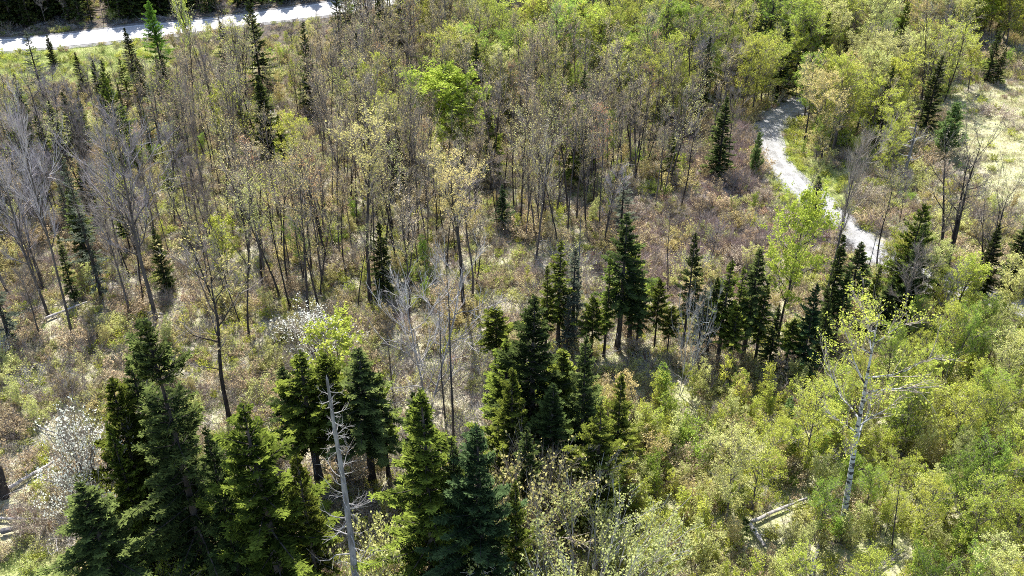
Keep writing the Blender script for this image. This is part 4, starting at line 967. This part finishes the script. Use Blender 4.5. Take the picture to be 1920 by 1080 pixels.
# labels: every tree is named by its look and by its rank beside the nearest landmark
MARKS += [(1450, 262, "the gravel track's bend"), (1600, 440, "the gravel track's near end"), (1860, 300, "the pale field"), (150, 78, "the highway's left stretch"), (520, 30, "the highway by the roadside spruce"),
          (1460, 962, "the grey fallen log"), (60, 898, "the long slanting log"), (760, 680, "the pale clearing"), (1200, 430, "the red brush opening"), (560, 350, "the thin white fallen stem")]
ORD = ["", "second ", "third ", "fourth ", "fifth ", "sixth ", "seventh ", "eighth ", "ninth ", "tenth ", "eleventh ", "twelfth "]
def ordw(n): return ORD[n] if n < len(ORD) else "%d%s " % (n + 1, "th" if 10 < (n + 1) % 100 < 14 else {1: "st", 2: "nd", 3: "rd"}.get((n + 1) % 10, "th"))
def relate(items):
    groups = {}
    for it in items:
        best = min(range(len(MARKS)), key=lambda k: (MARKS[k][0] - it['px']) ** 2 + (1.6 * (MARKS[k][1] - it['py'])) ** 2)
        dx, dy = it['px'] - MARKS[best][0], 1.6 * (it['py'] - MARKS[best][1])
        rel = ("to the right of" if dx > 0 else "to the left of") if abs(dx) > abs(dy) else ("in front of" if dy > 0 else "behind")
        groups.setdefault((best, rel, F[it['key']]['desc']), []).append((dx * dx + dy * dy, it))
    for (b, rel, desc), L in groups.items():
        L.sort(key=lambda t: t[0])
        for n, (_, it) in enumerate(L):
            if len(desc.split()) + len(MARKS[b][2].split()) > 9: rel = rel.replace('to the ', '')
            it['label'] = (f"{desc}, {ordw(n)}nearest {rel} {MARKS[b][2]}" if len(L) > 1 else f"{desc} {rel} {MARKS[b][2]}")
GROUPS = {'budding_tree': 'budding trees of the wood', 'leafy_tree': 'leafy trees of the wood', 'bare_tree': 'bare trees of the wood', 'spruce_tree': 'conifers of the wood',
          'sapling': 'saplings of the thicket', 'shrub': 'shrubs of the forest floor'}
REST = []
for kn, L in PL.items():
    L.sort(key=lambda t: (not t['vis'], -t['size']))
    heroes_of = sum(1 for o in bpy.data.objects if o.parent is None and o.name.split('.')[0] == kn)
    keep = [t for t in L if t['vis']][:max(0, KINDS[kn]['top'] - heroes_of)]
    ids = {id(t) for t in keep}
    REST += [t for t in L if id(t) not in ids]
    relate(keep)
    for t in keep:
        place(kn, parts_of(t['key']), t['x'], t['y'], t['s'], t['rz'], t['label'], KINDS[kn]['cat'], GROUPS[kn], (rnd.uniform(-.03, .03), rnd.uniform(-.03, .03)))
    print("KIND", kn, len(L), "kept", len(keep))

# ------------------------------------------------------------------ stuff: instanced masses (the rest of the wood, thicket, undergrowth)
def mass(name, pts, rots, scl, idx, templates, label=None):
    col = bpy.data.collections.new(name + "_kinds")
    for i, o in enumerate(templates):
        o.name = "%s_plant.%03d" % (name, i)
        if o.name not in col.objects: col.objects.link(o)
    me = bpy.data.meshes.new(name); n = len(pts)
    me.vertices.add(n); me.vertices.foreach_set("co", np.asarray(pts, np.float32).ravel())
    for nm, ty, arr in (("rot", 'FLOAT_VECTOR', rots), ("scl", 'FLOAT_VECTOR', scl)):
        a = me.attributes.new(nm, ty, 'POINT'); a.data.foreach_set("vector", np.asarray(arr, np.float32).ravel())
    a = me.attributes.new("idx", 'INT', 'POINT'); a.data.foreach_set("value", np.asarray(idx, np.int32))
    me.update()
    o = bpy.data.objects.new(name, me); COL.objects.link(o); o['kind'] = 'stuff'
    if label: o['label'] = label
    ng = bpy.data.node_groups.new(name, 'GeometryNodeTree')
    ng.interface.new_socket("Geometry", in_out='INPUT', socket_type='NodeSocketGeometry')
    ng.interface.new_socket("Geometry", in_out='OUTPUT', socket_type='NodeSocketGeometry')
    N, L = ng.nodes, ng.links
    gi, go = N.new("NodeGroupInput"), N.new("NodeGroupOutput")
    ci = N.new("GeometryNodeCollectionInfo"); ci.inputs[0].default_value = col; ci.inputs[1].default_value = True; ci.inputs[2].default_value = True
    ip = N.new("GeometryNodeInstanceOnPoints"); ip.inputs["Pick Instance"].default_value = True
    def na(nm, ty):
        k = N.new("GeometryNodeInputNamedAttribute"); k.data_type = ty; k.inputs[0].default_value = nm
        return k.outputs[0]
    L.new(gi.outputs[0], ip.inputs["Points"]); L.new(ci.outputs[0], ip.inputs["Instance"])
    L.new(na("idx", 'INT'), ip.inputs["Instance Index"]); L.new(na("scl", 'FLOAT_VECTOR'), ip.inputs["Scale"])
    e2r = N.new("FunctionNodeEulerToRotation"); L.new(na("rot", 'FLOAT_VECTOR'), e2r.inputs[0]); L.new(e2r.outputs[0], ip.inputs["Rotation"])
    L.new(ip.outputs[0], go.inputs[0])
    md = o.modifiers.new("plants", 'NODES'); md.node_group = ng
    return o

def mass_from(name, items, label):
    if not items: return
    keys = sorted({t['key'] for t in items}); tm = [joined(k) for k in keys]
    tm = [bpy.data.objects.new("p", o.data) for o in tm]
    mass(name, [(t['x'], t['y'], float(gz(t['x'], t['y']))) for t in items], [(0, 0, t['rz']) for t in items], [t['s'] for t in items], [keys.index(t['key']) for t in items], tm, label)
tall = [t for t in REST if t['key'][:3] in ('bud', 'lea', 'bar', 'con')]
mass_from("woodland", tall, "far and crowded mixed wood of thin budding trees and dark conifers")
mass_from("sapling_thicket", [t for t in REST if t['key'][:3] == 'sap'], "dense thicket of yellow-green saplings too many to count")
mass_from("brushwood", [t for t in REST if t['key'][:3] == 'shr'], "low tangled brown and olive brush on the forest floor")

# undergrowth plants
def u_grass(seed, m, n=46, h=.32, sp=.35, w=.011):
    rg = np.random.default_rng(seed); mb = MB()
    o = rg.normal(size=(n, 2)) * sp; d = unit(np.stack([rg.normal(size=n) * .7, rg.normal(size=n) * .7, np.ones(n)], 1)); l = h * rg.uniform(.5, 1.3, n)[:, None]
    S = np.column_stack([o, np.full(n, -.02)]); mid = S + d * l * .6; E = mid + unit(d + np.column_stack([d[:, :2] * 1.2, -np.full(n, .35)])) * l * .5
    W = unit(np.cross(d, rdir(rg, n))) * w
    for A, B, k1, k2 in ((S, mid, 1, .8), (mid, E, .8, .25)):
        V = np.stack([A - W * k1, A + W * k1, B + W * k2, B - W * k2], 1).reshape(-1, 3)
        mb.add(V, np.arange(4 * n).reshape(-1, 4), np.repeat(rg.uniform(0, 1, n), 4), m)
    return mb
def u_leaves(seed, m, n=60, sp=.5, s=.045, z=.06, up=1.2):
    rg = np.random.default_rng(seed); mb = MB()
    C = np.column_stack([rg.normal(size=(n, 2)) * sp, rg.uniform(0, 1, n) * z + .01]); leaves(mb, rg, C, s, m, up); return mb
def u_sticks(seed, m, n=7, L=1.1):
    rg = np.random.default_rng(seed); mb = MB()
    for k in range(n):
        a = rg.uniform(0, PI); p = np.array([*(rg.normal(size=2) * .35), rg.uniform(.03, .22)])
        B = polyline(rg, p, (math.cos(a), math.sin(a), rg.uniform(-.05, .18)), L * rg.uniform(.4, 1.3), 4, 0, .25)
        mb.tube(B, np.linspace(.017, .006, 5), m, 4); twigs(mb, rg, B, 5, .3, .006, m, .1, .9)
    return mb
U = [u_grass(1, 'straw'), u_grass(2, 'grass'), u_leaves(3, 'brown'), u_sticks(4, 'palewood'), u_sticks(5, 'greywood', 10, .7),
     bush(6, .7, .8, 'tan', 0, 12, twig='twig', ntw=8, twl=.22, sub=1), bush(7, .8, .9, 'tan', 0, 12, twig='redtwig', ntw=8, twl=.22, sub=1),
     bush(8, .8, .8, 'tan', 2, 10, .045, ntw=7, twl=.2, sub=1), bush(9, .7, .8, 'yellowgreen', 3, 10, .045, ntw=7, twl=.2, sub=1), u_leaves(10, 'grass', 70, .35, .04, .3, .6),
     bush(11, .55, .8, 'rust', 3, 9, .045, twig='redtwig', ntw=6, twl=.18, sub=1), bush(12, .9, .8, 'pale', 2.5, 10, .045, ntw=8, twl=.22, sub=1), u_grass(13, 'straw', 60, .18, .45, .012)]
WT = {'m': [3.4, 2.0, .9, 1, .8, 2, .5, 1.6, 1, 1.2, .15, 1, 1.6], 't': [.6, 1, 2, .6, .8, 2, .5, 2, 2, 1.5, .3, 1, .3], 'd': [.2, .3, 2, 1.5, 1.5, 1, .3, .5, .3, .4, .1, .2, .1],
      'c': [1, 1.5, 2, .8, 1.2, 2, .5, 1, 1, 1.2, .3, .6, .6], 'b': [1.5, 1.5, 2, 1, 1.2, 2.6, 1, 1.4, .8, 1.2, .6, .6, 1], 'r': [1, .2, 1.5, .8, .6, 2.5, 3, 1.2, .2, .2, .6, .3, 1],
      'o': [2.6, 1.7, 1, .9, .7, 2, .7, 1.2, 1.2, 1.3, .08, 1.4, 2.6], '.': [3.2, .15, 1, 2.2, .8, 2, .6, .6, .1, .1, .05, .5, 3.4], 's': [.8, 2, .6, .4, .4, 1, .3, 1, 3, 2.5, .1, 2.5, .4],
      'l': [.3, 2, .6, .3, .4, 1, .2, .6, 3, 2.5, .1, 2, .2], 'g': [.3, 4, 0, 0, 0, 0, 0, .1, .6, 3, 0, .3, .4], 'f': [2.5, 1.2, .1, 0, .1, .1, .05, 0, .1, .3, 0, .1, 5]}
DN = {'m': 4.2, 't': 3, 'd': 2, 'c': 4, 'b': 4.6, 'r': 5.5, 'o': 5, '.': 4.2, 's': 4.5, 'l': 3, 'g': 5, 'f': 3}
rg = np.random.default_rng(77)
CUM = {k: np.cumsum(v) / sum(v) for k, v in WT.items()}
n = int(5.5 * 236 * 183); xs = rg.uniform(AREA[0], AREA[1], n); ys = rg.uniform(AREA[2], AREA[3], n); zs = gz(xs, ys)
d = ys * CP - (zs - CAM_H) * SP; px = 960 + FPX * xs / d; py = 540 - FPX * (ys * SP + (zs - CAM_H) * CP) / d
ok = (px > -200) & (px < 2120) & (py > -60) & (py < 1330)
xs, ys, zs, px, py = xs[ok], ys[ok], zs[ok], px[ok], py[ok]
for L_, lim in ((HWs, HALF + 1.0), (TRs, 1.55)):
    Lc = L_[(np.abs(L_[:, 0]) < 140)]; keepm = np.ones(len(xs), bool)
    for a in range(0, len(xs), 20000):
        dd = ((xs[a:a + 20000, None] - Lc[None, :, 0]) ** 2 + (ys[a:a + 20000, None] - Lc[None, :, 1]) ** 2).min(1); keepm[a:a + 20000] = dd > (lim + 0.25 * noise2(xs[a:a + 20000], ys[a:a + 20000])) ** 2
    xs, ys, zs, px, py = xs[keepm], ys[keepm], zs[keepm], px[keepm], py[keepm]
jx, jy = rg.normal(size=len(xs)) * 22, rg.normal(size=len(xs)) * 16
LG = np.array(LOGS)
free = np.array([not ((np.abs(LG[:, 0] - a) < .4) & (LG[:, 1] - b < 0.75) & (LG[:, 1] - b > -.1)).any() for a, b in zip(xs, ys)])
xs, ys, zs, px, py, jx, jy = [q[free] for q in (xs, ys, zs, px, py, jx, jy)]
uu, vv = rg.uniform(size=len(xs)), rg.uniform(size=len(xs))
P_, I_ = [], []
for a in range(len(xs)):
    z = zone(px[a] + jx[a], py[a] + jy[a])
    if vv[a] * 5.5 > DN[z]: continue
    P_.append((xs[a], ys[a], zs[a])); I_.append(int(np.searchsorted(CUM[z], uu[a])))
nP = len(P_); sc = rg.uniform(.6, 1.35, nP)
mass("undergrowth", P_, np.column_stack([rg.normal(size=nP) * .08, rg.normal(size=nP) * .08, rg.uniform(0, 6.28, nP)]), np.repeat(sc[:, None], 3, 1), I_,
     [bpy.data.objects.new("p", u.mesh("undergrowth_plant")) for u in U], "dead grass, fallen sticks, seedlings and brown leaves covering the forest floor")
print("undergrowth", nP, "rest", len(REST), [len(z) for z in ZONES])
